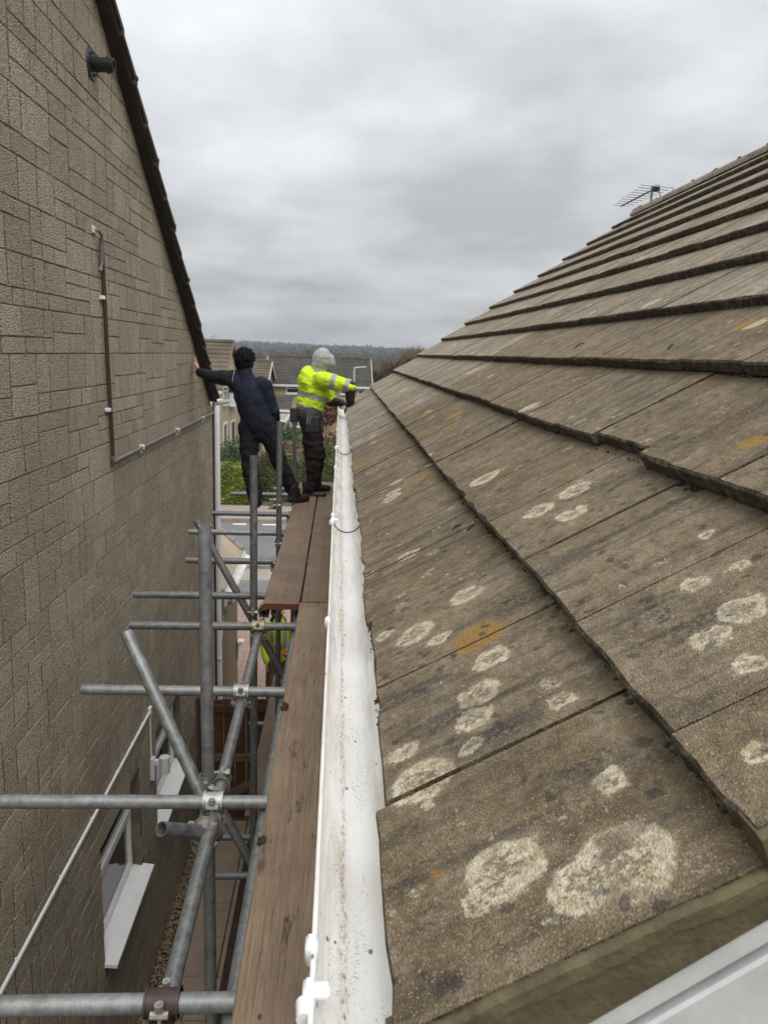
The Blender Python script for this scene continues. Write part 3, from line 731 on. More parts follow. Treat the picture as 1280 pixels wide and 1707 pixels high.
# lean-to on the front of the stone house
M['yellow_stone'] = mat_stone('yellowish_stone', (0.42, 0.335, 0.205), (0.36, 0.29, 0.18), (0.27, 0.215, 0.13))
M['tan_roof'] = mat_simple('tan_flat_tiles', (0.37, 0.305, 0.225), 0.9, var=0.10, scale=3, bump=0.002)
le = MB(); le.box((-4.5, 9.40, 0.0), (-1.56, 11.85, H - 3.06)); lean = le.build('lean_to', 'yellow_stone', nh)
b = MB(); b.add([Wp(-1.40, 9.42, -3.0), Wp(-1.40, 11.42, -3.0), Wp(-2.6, 11.42, -1.95), Wp(-2.6, 9.42, -1.95), Wp(-1.40, 9.42, -3.05), Wp(-1.40, 11.42, -3.05), Wp(-2.6, 11.42, -2.0), Wp(-2.6, 9.42, -2.0)],
      [(0, 1, 2, 3), (7, 6, 5, 4), (0, 4, 5, 1), (1, 5, 6, 2), (2, 6, 7, 3), (3, 7, 4, 0)]); b.build('lean_to_roof', 'tan_roof', lean)
for k in range(8):
    b = MB(); t0 = k * 0.125; x = -1.42 - t0; z = -2.98 + t0 * 0.875
    b.add([Wp(x, 11.36, z + .035), Wp(x, 11.56, z + .035), Wp(x - .135, 11.56, z + .125), Wp(x - .135, 11.36, z + .125), Wp(x, 11.36, z - .02), Wp(x, 11.56, z - .02), Wp(x - .135, 11.56, z + .07), Wp(x - .135, 11.36, z + .07)],
          [(0, 1, 2, 3), (7, 6, 5, 4), (0, 4, 5, 1), (1, 5, 6, 2), (2, 6, 7, 3), (3, 7, 4, 0)]); b.build('verge_tile', 'kerb', lean)
b = MB(); half_round(b, Wp(-1.335, 9.45, -3.03), Wp(-1.335, 11.5, -3.03), 0.055, 0.004); b.build('lean_to_gutter', 'gutter', lean, angle=40)
b = MB(); b.box((-1.405, 9.45, H - 3.22), (-1.39, 11.5, H - 3.02)); b.build('lean_to_fascia', 'white', lean)
b = MB(); b.path([Wp(-1.335, 9.62, -3.08), Wp(-1.335, 9.62, -3.2), Wp(-1.40, 9.60, -3.30), Wp(-1.47, 9.60, -3.45), Wp(-1.50, 9.6, -3.7)], 0.036, 12); b.build('swan_neck', 'white', lean, angle=40)
b = MB(); b.box((-1.552, 11.70, 0.50), (-1.515, 11.80, 0.78), bev=0.01); b.box((-1.545, 11.66, 0.74), (-1.45, 11.80, 0.80), bev=0.01); b.build('meter_box', 'white', lean)

# ------------------------------------------------------------------ the tiled house (right)
PITCH = R(34.7); GA = 0.345; TW = 0.343; STEP = 0.037 / 0.345; NC = 12; Y0R, Y1R = 0.56, 9.55
RM = Matrix(((math.cos(PITCH), 0, -math.sin(PITCH), 0.07), (0, 1, 0, 0), (math.sin(PITCH), 0, math.cos(PITCH), H - 0.58), (0, 0, 0, 1)))
th = tag(empty('tiled_house', (3.5, 5.0, 0)), 'house on the right with lichen spotted brown concrete tiles and white gutter', 'house')
RT = NC * GA + 0.10
ub = MB(); ub.box((0.05, Y0R + 0.03, -0.085), (RT, Y1R - 0.03, -0.062))
me = ub.mesh('roof', 'seal'); roof = bpy.data.objects.new('roof', me); roof.matrix_basis = RM; place(roof, th)
WM[roof] = None
RMc = RM
rt = random.Random(5)
def tile_geo(b, v0, y0, y1, rg, dw=0.0, dv=0.0, lift=0.0):
    L = GA + 0.07; n = 7; vs_ = []; fs = []; mi = []
    tw = rg.uniform(-0.004, 0.004)
    for i in range(n):
        t = i / (n - 1); y = y0 + (y1 - y0) * t
        j = lambda a: rg.uniform(-a, a)
        v = v0 + dv + j(0.0022 if v0 > 0.1 else 0.0042) + tw * (t - 0.5)
        w = dw + lift + j(0.0006)
        ch = 0.006 if rg.random() < 0.07 else 0.0
        sec = [(v0 + L, dw - (L + 0.0) * STEP), (v + 0.10, dw + lift * 0.7 - 0.10 * STEP + j(0.0006)), (v + 0.005 + ch, w - 0.0004 - ch * 0.3), (v + j(0.001), w - 0.005 - ch), (v + 0.0015 + j(0.002), w - 0.033), (v + 0.06, w - 0.040)]
        vs_ += [(a, y, c) for a, c in sec]
    k = 6
    for i in range(n - 1):
        for s in range(k - 1):
            fs.append((i * k + s, i * k + s + 1, (i + 1) * k + s + 1, (i + 1) * k + s)); mi.append(0 if s < 2 else 1)
    fs.append(tuple(range(k))[::-1]); mi.append(1); fs.append(tuple((n - 1) * k + s for s in range(k))); mi.append(1)
    base = len(b.v); b.v += vs_
    for f, m_ in zip(fs, mi): b.f.append(tuple(base + q for q in f)); b.mi.append(m_)
tiles = []
for n in range(NC):
    y = Y0R if n % 2 == 0 else Y0R - TW / 2
    while y < Y1R - 0.02:
        a, b_ = max(y, Y0R), min(y + TW, Y1R)
        if b_ - a > 0.03:
            dv = rt.uniform(-0.004, 0.004); dw = rt.uniform(-0.0018, 0.0018); lift = 0.0
            if n == 0: dv += 0.003; lift = 0.004
            if n == 0 and a < 0.6: dv = -0.013
            if n == 2 and 1.35 < a < 1.62: dv = 0.022; dw = -0.004
            if n == 2 and 1.05 < a < 1.34: dv = -0.006; dw = 0.003
            pp = [project(RM @ Vector((v, yy, 0))) for (v, yy) in ((n * GA, a), (n * GA, b_), (n * GA + GA, b_), (n * GA + GA, a))]
            area = 0
            if all(p is not None for p in pp):
                cxm = sum(p[0] for p in pp) / 4; cym = sum(p[1] for p in pp) / 4
                if cxm < 1500 and cym < 2000: area = abs(sum(pp[i][0] * pp[(i + 1) % 4][1] - pp[(i + 1) % 4][0] * pp[i][1] for i in range(4))) / 2
            else: area = 1e5
            tiles.append((area, n, a, b_, dw, dv, lift))
        y += TW
tiles.sort(key=lambda t: -t[0])
rest = MB()
for i, (ar, n, a, b_, dw, dv, lift) in enumerate(tiles):
    g0 = 0.0022 + rt.uniform(-0.0006, 0.0012)
    b = MB() if i < 300 else rest
    tile_geo(b, n * GA, a + g0, b_ - g0, rt, dw, dv, lift)
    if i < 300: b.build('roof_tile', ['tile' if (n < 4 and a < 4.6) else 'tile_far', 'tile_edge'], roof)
if rest.v: tag(rest.build('roof_tiles', ['tile_far', 'tile_edge'], roof), kind='stuff')
# ridge tiles
rid = NC * GA + 0.015
y = Y0R; k = 0
while y < Y1R - 0.05:
    y1 = min(y + 0.455, Y1R); b = MB(); seg = 8; v = []; f = []
    for (yy, rr) in ((y, 0.118 + rt.uniform(-.003, .003)), (y1 + 0.0, 0.118)):
        for q in range(seg + 1):
            a = math.pi * (0.04 + 0.92 * q / seg)
            # half round over the apex, in world orientation
            cw = Vector((0.07 + math.cos(PITCH) * rid + 0.035, yy, H - 0.58 + math.sin(PITCH) * rid - 0.085))
            pw = cw + Vector((-math.cos(a) * rr, 0, math.sin(a) * rr * 0.95))
            v.append(RM.inverted() @ pw)
    n_ = seg + 1
    for q in range(seg): f.append((q, n_ + q, n_ + q + 1, q + 1))
    f.append(tuple(range(n_))); f.append(tuple(n_ + q for q in range(n_))[::-1])
    b.add(v, f); b.build('ridge_tile', 'tile_far', roof)
    b = MB(); c0 = RM.inverted() @ (cw + Vector((-0.03, 0, 0.100))); b.lump((c0.x - 0.02, y1, c0.z + 0.005), 0.03, 0.022, 0.02, rt, 0.3); b.build('ridge_mortar', 'moss', roof)
    y = y1 + 0.012
# moss tucked under the tails and along the gutter edge
mb = MB()
for n in range(0, NC):
    for q in range(int(300 if n < 4 else 110)):
        yy = Y0R + (Y1R - Y0R) * (rt.random() ** 1.6)
        if noise.noise((yy * 1.7, n * 3.1, 0.4)) < -0.10: continue
        r = rt.uniform(0.0015, 0.0045) * (1.0 if n else 0.5)
        if n == 0: mb.lump((n * GA + rt.uniform(-0.004, 0.006), yy, -0.012 + rt.uniform(-0.012, 0.010)), r, r * rt.uniform(1, 2.0), r, rt, 0.4)
        else: mb.lump((n * GA - rt.uniform(-0.003, 0.006), yy, -0.037 + rt.uniform(-0.003, 0.006)), r, r * rt.uniform(1, 2.4), r * 0.9, rt, 0.4)
for (v_, yy, s_) in ((-0.004, 1.245, 0.008), (0.0, 1.18, 0.006), (0.0, 1.60, 0.008), (0.0, 1.53, 0.006), (0.0, 0.985, 0.006), (0.682, 1.355, 0.018), (0.680, 1.41, 0.014), (0.335, 2.18, 0.012), (0.338, 2.25, 0.010), (0.33, 1.95, 0.008), (0.312, 0.762, 0.006), (0.308, 0.752, 0.005), (0.69, 2.28, 0.012), (0.345, 2.62, 0.012)):
    for q in range(16): mb.lump((v_ + rt.gauss(0, .45) * s_ * .8, yy + rt.gauss(0, .7) * s_ * .8, -0.038 + (0.022 if v_ < 0.02 else 0.0) + rt.uniform(0, .5) * s_), s_ * .22, s_ * .3, s_ * .2, rt, 0.5)
tag(mb.build('moss', 'moss', roof), kind='stuff')
# dark twigs of debris lying on the tiles
for (v_, yy, ln, an) in ((1.10, 2.30, 0.05, 0.9), (1.12, 3.3, 0.05, 0.3), (0.30, 1.90, 0.03, 0.8), (0.27, 1.97, 0.025, 0.4)):
    b = MB(); n = int(v_ / GA); w0 = -(v_ - n * GA) * STEP
    b.path([(v_, yy, w0 + .004), (v_ + ln * .5 * math.cos(an), yy + ln * .5 * math.sin(an), w0 + .006), (v_ + ln * math.cos(an), yy + ln * math.sin(an), w0)], 0.003, 6); b.build('twig', 'moss', roof)
# near verge: mortar fillet and white bargeboards
b = MB(); nu, nv_ = 620, 7; v = []
for i in range(nu + 1):
    x = -0.02 + (RT - 0.1) * i / nu; nn = max(0, math.floor(x / GA)); top = -(x - nn * GA) * STEP - 0.0135
    lip = noise.noise((x * 22, 0.3, 0.7)) * 0.0040 + noise.noise((x * 75, 5, 0)) * 0.0022 + noise.noise((x * 240, 1, 0)) * 0.0008
    rows = [(Y0R + 0.03, top + 0.012), (Y0R - 0.001, top + 0.013 + lip * .5), (Y0R - 0.0055 - abs(lip) * .4, top + 0.009 + lip * .6), (Y0R - 0.0065, top - 0.004 + lip * 1.6), (Y0R - 0.0025 + lip * .3, top - 0.0055 + lip * 1.6), (Y0R - 0.003 + noise.noise((x * 9, 2, 1)) * 0.002, top - 0.022), (Y0R - 0.003, -0.080), (Y0R + 0.03, -0.080)]
    v += [(x, a, c) for a, c in rows]
k = 8; f = [(i * k + s, (i + 1) * k + s, (i + 1) * k + s + 1, i * k + s + 1) for i in range(nu) for s in range(k - 1)]
f += [tuple(range(k)), tuple(nu * k + s for s in range(k))[::-1]]
b.add(v, f); b.build('verge_mortar', 'mortar_paint', roof, angle=32)
# rear slope and gable ends
apx = 0.07 + math.cos(PITCH) * RT; apz = H - 0.58 + math.sin(PITCH) * RT - 0.05
b = MB(); wdt = apx
b.add([(apx + .05, Y0R, apz), (apx + .05, Y1R, apz), (2 * apx, Y1R, H - .6), (2 * apx, Y0R, H - .6), (apx + .05, Y0R, apz - .06), (apx + .05, Y1R, apz - .06), (2 * apx, Y1R, H - .66), (2 * apx, Y0R, H - .66)],
      [(0, 1, 2, 3), (7, 6, 5, 4), (0, 4, 5, 1), (1, 5, 6, 2), (2, 6, 7, 3), (3, 7, 4, 0)]); b.build('rear_roof_slope', 'nroof', th)
for (y0, y1) in ((Y0R + 0.014, Y0R + 0.034), (Y1R - 0.05, Y1R - 0.02)):
    for (w0, w1, pr) in ((-0.108, -0.0805, 0.0), (-0.40, -0.119, 0.0)):
        b = MB(); b.box((-0.03, y0 - 0.012, w0), (RT - 0.05, y1 - 0.012, w1), bev=0.003)
        o = bpy.data.objects.new('bargeboard', b.mesh('bargeboard', 'trim')); o.matrix_basis = RM; place(o, th)
b = MB(); b.box((-0.03, Y0R + 0.024, -0.39), (RT - 0.05, Y0R + 0.034, -0.09)); o = bpy.data.objects.new('barge_backing', b.mesh('barge_backing', 'seal')); o.matrix_basis = RM; place(o, th)  # dark strip added behind the white boards, colouring the shade in their seam
b = MB(); zs_ = H - 0.80
for yy in (Y0R + 0.14, Y1R - 0.14):
    b.add([(0.34, yy, 0), (2 * apx - .3, yy, 0), (2 * apx - .3, yy, zs_), (apx, yy, apz - 0.12), (0.34, yy, zs_)], [(0, 1, 2, 3, 4)])
b.quad((0.34, Y0R + .14, 0), (0.34, Y1R - .14, 0), (0.34, Y1R - .14, zs_), (0.34, Y0R + .14, zs_))
b.quad((2 * apx - .3, Y0R + .14, 0), (2 * apx - .3, Y1R - .14, 0), (2 * apx - .3, Y1R - .14, zs_), (2 * apx - .3, Y0R + .14, zs_))
b.build('wall', 'stone', th)
b = MB(); b.box((0.100, Y0R + 0.04, H - 0.86), (0.118, Y1R - 0.06, H - 0.615)); b.build('fascia', 'white', th)
b = MB(); b.box((0.118, Y0R + 0.05, H - 0.86), (0.35, Y1R - 0.06, H - 0.845)); b.build('soffit', 'white', th)
# gutter: three lengths with rubber sealed joints and clips on the front lip
GX, GZ, GR = 0.0405, H - 0.632, 0.055
gut = empty('gutter', (GX, 4, GZ)); gut.parent = th; gut.matrix_parent_inverse = WM[th].inverted(); WM[gut] = Matrix.Translation(Vector((GX, 4, GZ)))
def gx(y): return GX + 0.0015 * math.sin(y * 1.3)
for (y0, y1) in ((0.30, 2.925), (2.945, 5.29), (5.31, 9.62)):
    b = MB(); ns = max(2, int((y1 - y0) / 0.45)); seg = 18
    v = []; f = []
    prof = [(-math.cos(math.pi * k / seg) * GR, -math.sin(math.pi * k / seg) * GR * 0.98) for k in range(seg + 1)]
    lipc = (-GR - 0.0018, 0.0)
    lip = [(lipc[0] + 0.0030 * math.cos(R(a)), 0.001 + 0.0030 * math.sin(R(a))) for a in (0, 50, 100, 150, 200, 250)]
    outp = [(-math.cos(math.pi * k / seg) * (GR + .0026), -math.sin(math.pi * k / seg) * (GR + .0026) * .98) for k in range(seg, -1, -1)]
    ring = prof + outp + lip[::-1]
    n = len(ring)
    for i in range(ns + 1):
        y = y0 + (y1 - y0) * i / ns; dzz = 0.0012 * math.sin(y * 2.1) - 0.0008 * y
        v += [(gx(y) + a, y, GZ + c + dzz) for a, c in ring]
    for i in range(ns):
        for k in range(n): f.append((i * n + k, (i + 1) * n + k, (i + 1) * n + (k + 1) % n, i * n + (k + 1) % n))
    b.add(v, f); b.build('gutter_length', 'gutter', gut, angle=50)
for y in (2.935, 5.30):
    b = MB(); half_round(b, (gx(y), y - 0.009, GZ - 0.0022), (gx(y), y + 0.007, GZ - 0.0022), GR - 0.002, 0.006, 18); b.build('joint_seal', 'seal', gut, angle=50)
    b = MB(); half_round(b, (gx(y), y - 0.06, GZ - 0.003), (gx(y), y + 0.06, GZ - 0.003), GR + 0.003, 0.004, 18); b.build('gutter_union', 'white', gut, angle=50)
lx = GX - GR - 0.003
for y in (0.665, 0.725, 1.76, 2.90, 2.99, 4.3, 5.25, 6.5):
    b = MB(); big_ = y in (0.665, 2.90, 5.25)
    b.box((lx - 0.007, y - 0.012, GZ - 0.018), (lx + 0.007, y + 0.012, GZ + 0.009), bev=0.004)
    if big_:
        b.box((lx + 0.004, y - 0.011, GZ - 0.002), (lx + 0.021, y + 0.008, GZ + 0.006), bev=0.0025)
        b.tube((lx - 0.004, y - 0.03, GZ - 0.004), (lx - 0.004, y - 0.010, GZ - 0.004), 0.008, 0.0095, 12)
    b.build('gutter_clip', 'white', gut, angle=40)

# television aerial standing behind the far end of the ridge
ae = tag(empty('television_aerial', (3.66, 9.33, H + 1.6)), 'small television aerial with many rods standing on the far end of the ridge', 'aerial')
b = MB(); b.tube(Wp(3.51, 9.16, 1.40), Wp(3.50, 9.16, 1.97), 0.016, seg=10); b.build('mast', 'lead', ae)
A0, A1 = Wp(3.49, 10.12, 1.93), Wp(3.50, 9.0, 1.935)
b = MB(); b.tube(A0, A1, 0.009, seg=8); b.build('boom', 'black', ae)
for k in range(10):
    t = k / 9; p = A0.lerp(A1, t); L = 0.10 + 0.09 * t
    d = Vector((1, 0, -0.04)).normalized()
    b = MB(); b.tube(p - d * L + Vector((0, 0, .01)), p + d * L + Vector((0, 0, .01)), 0.0065, seg=6); b.build('rod', 'lead', ae)
b = MB(); b.box((3.47, 9.02, H + 1.905), (3.54, 9.10, H + 1.965), bev=0.006); b.build('clamp', 'black', ae)
b = MB(); b.path([Wp(3.52, 9.02, 1.92), Wp(3.55, 9.02, 1.84), Wp(3.53, 9.05, 1.76), Wp(3.51, 9.15, 1.6)], 0.005, 6); b.build('cable', 'black', ae)

# ------------------------------------------------------------------ scaffold
TR = 0.02415
sf = tag(empty('scaffold', (-0.5, 4.0, 0)), 'galvanised tube scaffold in the gap between the two houses', 'scaffold')
def tube(name, p0, p1, mat='galv', r=TR):
    b = MB(); b.tube(Wp(*p0), Wp(*p1), r, r, 20, hollow=0.004); return b.build(name, mat, sf, angle=40)
ZT = -1.592
transoms = [(1.65, -1.42, -0.235), (2.524, -1.44, 0.02), (3.443, -1.179, 0.0), (4.332, -1.188, -0.06), (4.895, -1.316, 0.02), (5.753, -1.146, 0.02), (6.707, -1.305, 0.02), (7.525, -1.235, 0.02), (8.586, -1.197, 0.02), (8.958, -0.746, 0.02)]
for i, (y, x0, x1) in enumerate(transoms):
    x1 = max(x1, -0.03)
    tube('transom', (x0, y + rnd.uniform(-.012, .012), ZT), (x1, y + rnd.uniform(-.012, .012), ZT - 0.001 * (i % 3)), 'galv' if i in (0, 1, 2, 6, 8, 9) else 'galv_dark')
tube('ledger', (-0.395, 1.0, -1.642), (-0.452, 4.55, -1.642))
tube('ledger', (-0.455, 4.70, -1.642), (-0.455, 9.0, -1.642), 'galv_dark')
tube('ledger', (-0.237, 0.6, -1.642), (-0.237, 9.0, -1.642))
stands = [(-0.479, 2.735, -0.625), (-0.526, 4.76, -0.642), (-0.506, 6.56, -0.588), (-0.523, 9.05, -0.753)]
for i, (x, y, zt) in enumerate(stands):
    s = tube('standard', (x, y, -H + 0.01), (x + 0.004, y, zt), 'galv' if i == 0 else 'galv_dark')
for (x, y, zt) in ((0.05, 4.80, -1.62), (0.05, 7.0, -1.62)):
    tube('standard', (x + 0.08, y, -H + 0.01), (x + 0.08, y, zt), 'galv_dark')
tube('brace', (-0.806, 2.87, -1.085), (-0.482, 2.655, -1.66), 'galv')
tube('brace', (-0.9115, 4.95, -1.10), (-0.29, 4.86, -2.22), 'galv_dark')
tube('brace', (-0.56, 3.55, -2.27), (-0.22, 3.42, -2.85), 'galv_dark')
tube('brace', (-0.84, 8.99, -1.16), (-0.60, 8.99, -1.58), 'galv_dark')
tube('short_tube', (-0.545, 2.265, -1.528), (-0.395, 2.46, -1.68), 'galv_dark')
# lower lift
ZL = -3.53
for (y, x0, x1) in ((4.70, -0.85, 0.15), (5.13, -0.87, 0.15), (2.60, -0.9, 0.15), (6.9, -0.8, 0.15)):
    tube('transom', (x0, y, ZL), (x1, y, ZL), 'galv_dark')
tube('ledger', (-0.475, 2.0, ZL - 0.05), (-0.475, 9.0, ZL - 0.05), 'galv_dark')
tube('ledger', (-0.24, 2.0, ZL - 0.05), (-0.24, 9.0, ZL - 0.05), 'galv_dark')
for (x, y) in ((-0.237, 2.42), (-0.240, 3.30)):
    tube('short_tube', (x - 0.018, y, -1.70), (x + 0.12, y, -1.70), 'galv')

def coupler(p, da, db, mat='galv_bright', off=0.05, bolts=True, wide=0.062):
    """band clamp: a saddle round tube a (through p) and one round tube b (through p + off down)"""
    b = MB(); p = Wp(*p)
    da = Vector(da).normalized(); db = Vector(db).normalized(); up = da.cross(db).normalized()
    if up.z < 0: up = -up
    q = p - up * off
    b.tube(p - da * wide / 2, p + da * wide / 2, TR + 0.008, TR + 0.008, 20, hollow=0.0075)
    for s in (-1, 1): b.tube(p + da * (s * wide / 2 - s * 0.006), p + da * (s * wide / 2), TR + 0.0125, TR + 0.0125, 20, hollow=0.011)
    b.tube(q - db * wide / 2, q + db * wide / 2, TR + 0.0055, TR + 0.0055, 20, hollow=0.005)
    b.box((-0.020, -0.020, -0.008), (0.020, 0.020, 0.008), mat=Matrix.Translation((p + q) / 2))
    o = b.build('coupler', mat, sf, angle=40)
    if bolts:
        for (c, d, ax) in ((p, da, up.cross(da)), (q, db, up.cross(db))):
            ax = ax.normalized()
            e = MB(); s0 = c + ax * (TR + 0.014)
            e.tube(s0 - up * 0.035, s0 + up * 0.030, 0.0055, seg=8); e.tube(s0 + up * 0.012, s0 + up * 0.026, 0.011, seg=6); e.tube(s0 - up * 0.034, s0 - up * 0.024, 0.010, seg=8)
            e.tube(s0 - d * 0.018, s0 + d * 0.018, 0.009, seg=8)
            e.build('bolt', 'bolt', o); e = MB()
            s1 = c - ax * (TR + 0.016); e.tube(s1 - up * 0.030, s1 + up * 0.034, 0.0055, seg=8); e.tube(s1 + up * 0.016, s1 + up * 0.032, 0.0125, seg=6); e.tube(s1 - d * 0.022, s1 + d * 0.022, 0.010, seg=8)
            e.build('bolt', 'bolt', o)
    return o
X_, Y_, Z_ = (1, 0, 0), (0, 1, 0), (0, 0, 1)
coupler((-0.405, 1.65, ZT), X_, (0.016, -1, 0), 'maroon', wide=0.085)
coupler((-0.420, 2.524, ZT), X_, (0.016, -1, 0), 'galv_bright', wide=0.07)
coupler((-0.435, 3.443, ZT), X_, (0.016, -1, 0), 'galv_bright', wide=0.07)
coupler((-0.448, 4.332, ZT), X_, (0.016, -1, 0), 'brass', wide=0.072)
for y in (5.753, 6.707, 7.525): coupler((-0.455, y, ZT), X_, (0, -1, 0), 'galv_dark')
coupler((-0.424, 2.735, -1.642), (0.016, -1, 0), (0, 0, -1), 'galv', 0.055)
coupler((-0.44, 2.42, -1.64), (0.016, -1, 0), (0.6, 0.78, 0), 'bolt', 0.046)
coupler((-0.455, 4.76, -1.642), (0.0, -1, 0), (0, 0, -1), 'galv_dark', 0.071)
coupler((-0.455, 6.56, -1.642), (0.0, -1, 0), (0, 0, -1), 'galv_dark', 0.051)
coupler((-0.475, 4.72, ZL), X_, (0, -1, 0), 'galv_dark'); coupler((-0.25, 4.72, ZL), X_, (0, -1, 0), 'galv_dark')
coupler((-0.515, 6.56, -1.30), Z_, (0, -1, 0.1), 'galv_dark', 0.045)

# ------------------------------------------------------------------ scaffold boards
ZB = -1.530
def board(x0, x1, y0, y1, ztop, mat, label, sag=0.0, skew=0.0, end='wood_end'):
    b = MB(); n = 10; v = []; f = []; t = 0.038
    rg = random.Random(int(y0 * 100 + x0 * 1000))
    for i in range(n + 1):
        y = y0 + (y1 - y0) * i / n; s = skew * (y - y0)
        zt = ztop + sag * math.sin(math.pi * i / n); e0 = rg.uniform(-0.0015, 0.0015); e1 = rg.uniform(-0.0015, 0.0015)
        sec = [(x0 + e0, zt - 0.005), (x0 + e0 + 0.004, zt), ((x0 * 2 + x1) / 3, zt + 0.0008), ((x0 + 2 * x1) / 3, zt - 0.0006), (x1 + e1 - 0.004, zt), (x1 + e1, zt - 0.005), (x1 + e1, zt - t), (x0 + e0, zt - t)]
        v += [Wp(a + s, y, c) for a, c in sec]
    k = 8
    for i in range(n):
        for q in range(k): f.append((i * k + q, i * k + (q + 1) % k, (i + 1) * k + (q + 1) % k, (i + 1) * k + q))
    base = len(b.v)
    b.add(v, f, 0); b.f.append(tuple(range(k))[::-1]); b.mi.append(1); b.f.append(tuple(n * k + q for q in range(k))); b.mi.append(1)
    o = b.build('scaffold_board', [mat, end]); return tag(o, label, 'scaffold board', 'scaffold boards')
board(-0.222, 0.003, 0.55, 4.592, ZB, 'wood_grey', 'nearest weathered scaffold board under the white gutter, greyish brown', 0.002)
board(-0.446, -0.221, 4.552, 9.10, ZB + 0.004, 'wood', 'left one of the two far boards, its red painted end showing', 0.0, -0.001)
board(-0.212, 0.013, 4.606, 9.15, ZB, 'wood', 'right one of the two far boards, in line with the nearest board', 0.0)
board(-0.655, -0.43, 5.3, 7.9, ZL + 0.066, 'wood', 'single board on the lower scaffold lift near the ground worker', 0.0)
# little dollops of old mortar on the near board and a transom
for i, (x, y, s, on) in enumerate(((-0.215, 3.14, 0.022, 'far'), (-0.216, 2.20, 0.016, 'near'))):
    b = MB()
    for q in range(14): b.lump((x + rnd.uniform(-.6, .6) * s, y + rnd.uniform(-1.2, 1.2) * s, H + ZB + rnd.uniform(0, .35) * s), s * .5, s * .6, s * .35, rnd, 0.35)
    tag(b.build('mortar_lump', 'moss'), 'farther lump of dry mortar on the left edge of the near board' if i == 0 else 'nearer lump of dry mortar on the left edge of the near board', 'mortar lump', 'mortar lumps')

# ------------------------------------------------------------------ wooden gate between the houses
gt = tag(empty('garden_gate', (-1.0, 8.06, 0)), 'brown boarded wooden garden gate closing the passage below the scaffold', 'gate')
for k in range(10):
    x = -1.47 + k * 0.125; b = MB(); b.box((x, 8.06, 0.05), (x + 0.119, 8.08, H - 3.83 + rnd.uniform(-.004, .004)), bev=0.003); b.build('gate_board', 'gate_wood', gt)
for z in (-4.53, -5.15, -3.93):
    b = MB(); b.box((-1.45, 8.025, H + z - 0.045), (-0.24, 8.058, H + z + 0.045), bev=0.003); b.build('rail', 'gate_rail' if z > -5 and z < -4 else 'gate_wood', gt)
b = MB(); d = Vector((-0.45, 0, H - 4.58)) - Vector((-1.35, 0, H - 5.1)); L = d.length; ang = math.atan2(d.z, d.x)
b.box((0, -0.016, -0.045), (L, 0.016, 0.045), mat=Matrix.Translation((-1.35, 8.041, H - 5.1)) @ Matrix.Rotation(-ang, 4, 'Y')); b.build('diagonal_brace', 'gate_rail', gt)
b = MB(); b.box((-1.50, 8.0, 0.0), (-1.475, 8.1, H - 3.78)); b.build('gate_post', 'gate_wood', gt)
b = MB(); b.box((-0.215, 8.0, 0.0), (-0.12, 8.1, H - 3.78)); b.build('gate_post', 'gate_wood', gt)
fw = MB(); fw.box((-0.12, 8.03, 0.0), (0.33, 8.07, H - 3.83)); fw.build('infill_panel', 'gate_wood', gt)

# ------------------------------------------------------------------ people
M['skin'] = mat_simple('skin', (0.52, 0.30, 0.22), 0.55, var=0.08, scale=20)
M['navy'] = mat_simple('navy_fleece', (0.015, 0.017, 0.030), 0.95, var=0.35, scale=16, bump=0.003, bscale=60, spec=0.15)
M['navy_sleeve'] = mat_simple('charcoal_sleeve', (0.020, 0.021, 0.024), 0.95, var=0.35, scale=16, bump=0.003, bscale=60, spec=0.15)
M['blacktrouser'] = mat_simple('black_trousers', (0.010, 0.011, 0.014), 0.9, var=0.4, scale=12, bump=0.003, bscale=50, spec=0.2)
M['darktrouser'] = mat_simple('dark_brown_work_trousers', (0.017, 0.013, 0.012), 0.9, var=0.5, scale=12, bump=0.003, bscale=50, spec=0.2)
M['boot'] = mat_simple('black_boots', (0.012, 0.011, 0.010), 0.5, var=0.4, scale=20, bump=0.001)
M['sole'] = mat_simple('boot_sole', (0.05, 0.047, 0.042), 0.8, var=0.3, scale=20)
M['hair'] = mat_simple('black_hair', (0.006, 0.005, 0.005), 0.85, spec=0.15, var=0.5, scale=90, bump=0.004, bscale=140)
M['hivis'] = mat_simple('hi_vis_yellow', (0.50, 0.70, 0.025), 0.8, var=0.16, scale=11, bump=0.004, bscale=26, spec=0.2)
M['reflect'] = mat_simple('grey_reflective_tape', (0.27, 0.275, 0.28), 0.5, var=0.08, scale=30)
M['hood'] = mat_simple('grey_jersey_hood', (0.33, 0.32, 0.32), 0.95, var=0.14, scale=30, bump=0.002, bscale=60, spec=0.1)
M['glove'] = mat_simple('black_gloves', (0.012, 0.012, 0.013), 0.7, var=0.4, scale=40)
M['leather'] = mat_simple('worn_black_tool_pouch', (0.022, 0.019, 0.017), 0.7, var=0.4, scale=30, bump=0.001)
M['tan'] = mat_simple('tan_work_trousers', (0.17, 0.12, 0.075), 0.9, var=0.3, scale=9, bump=0.003, bscale=40, spec=0.15)
M['red'] = mat_simple('red_glove', (0.45, 0.05, 0.03), 0.7, var=0.2, scale=30)
M['steel'] = mat_simple('tool_steel', (0.55, 0.55, 0.55), 0.3, 0.8)

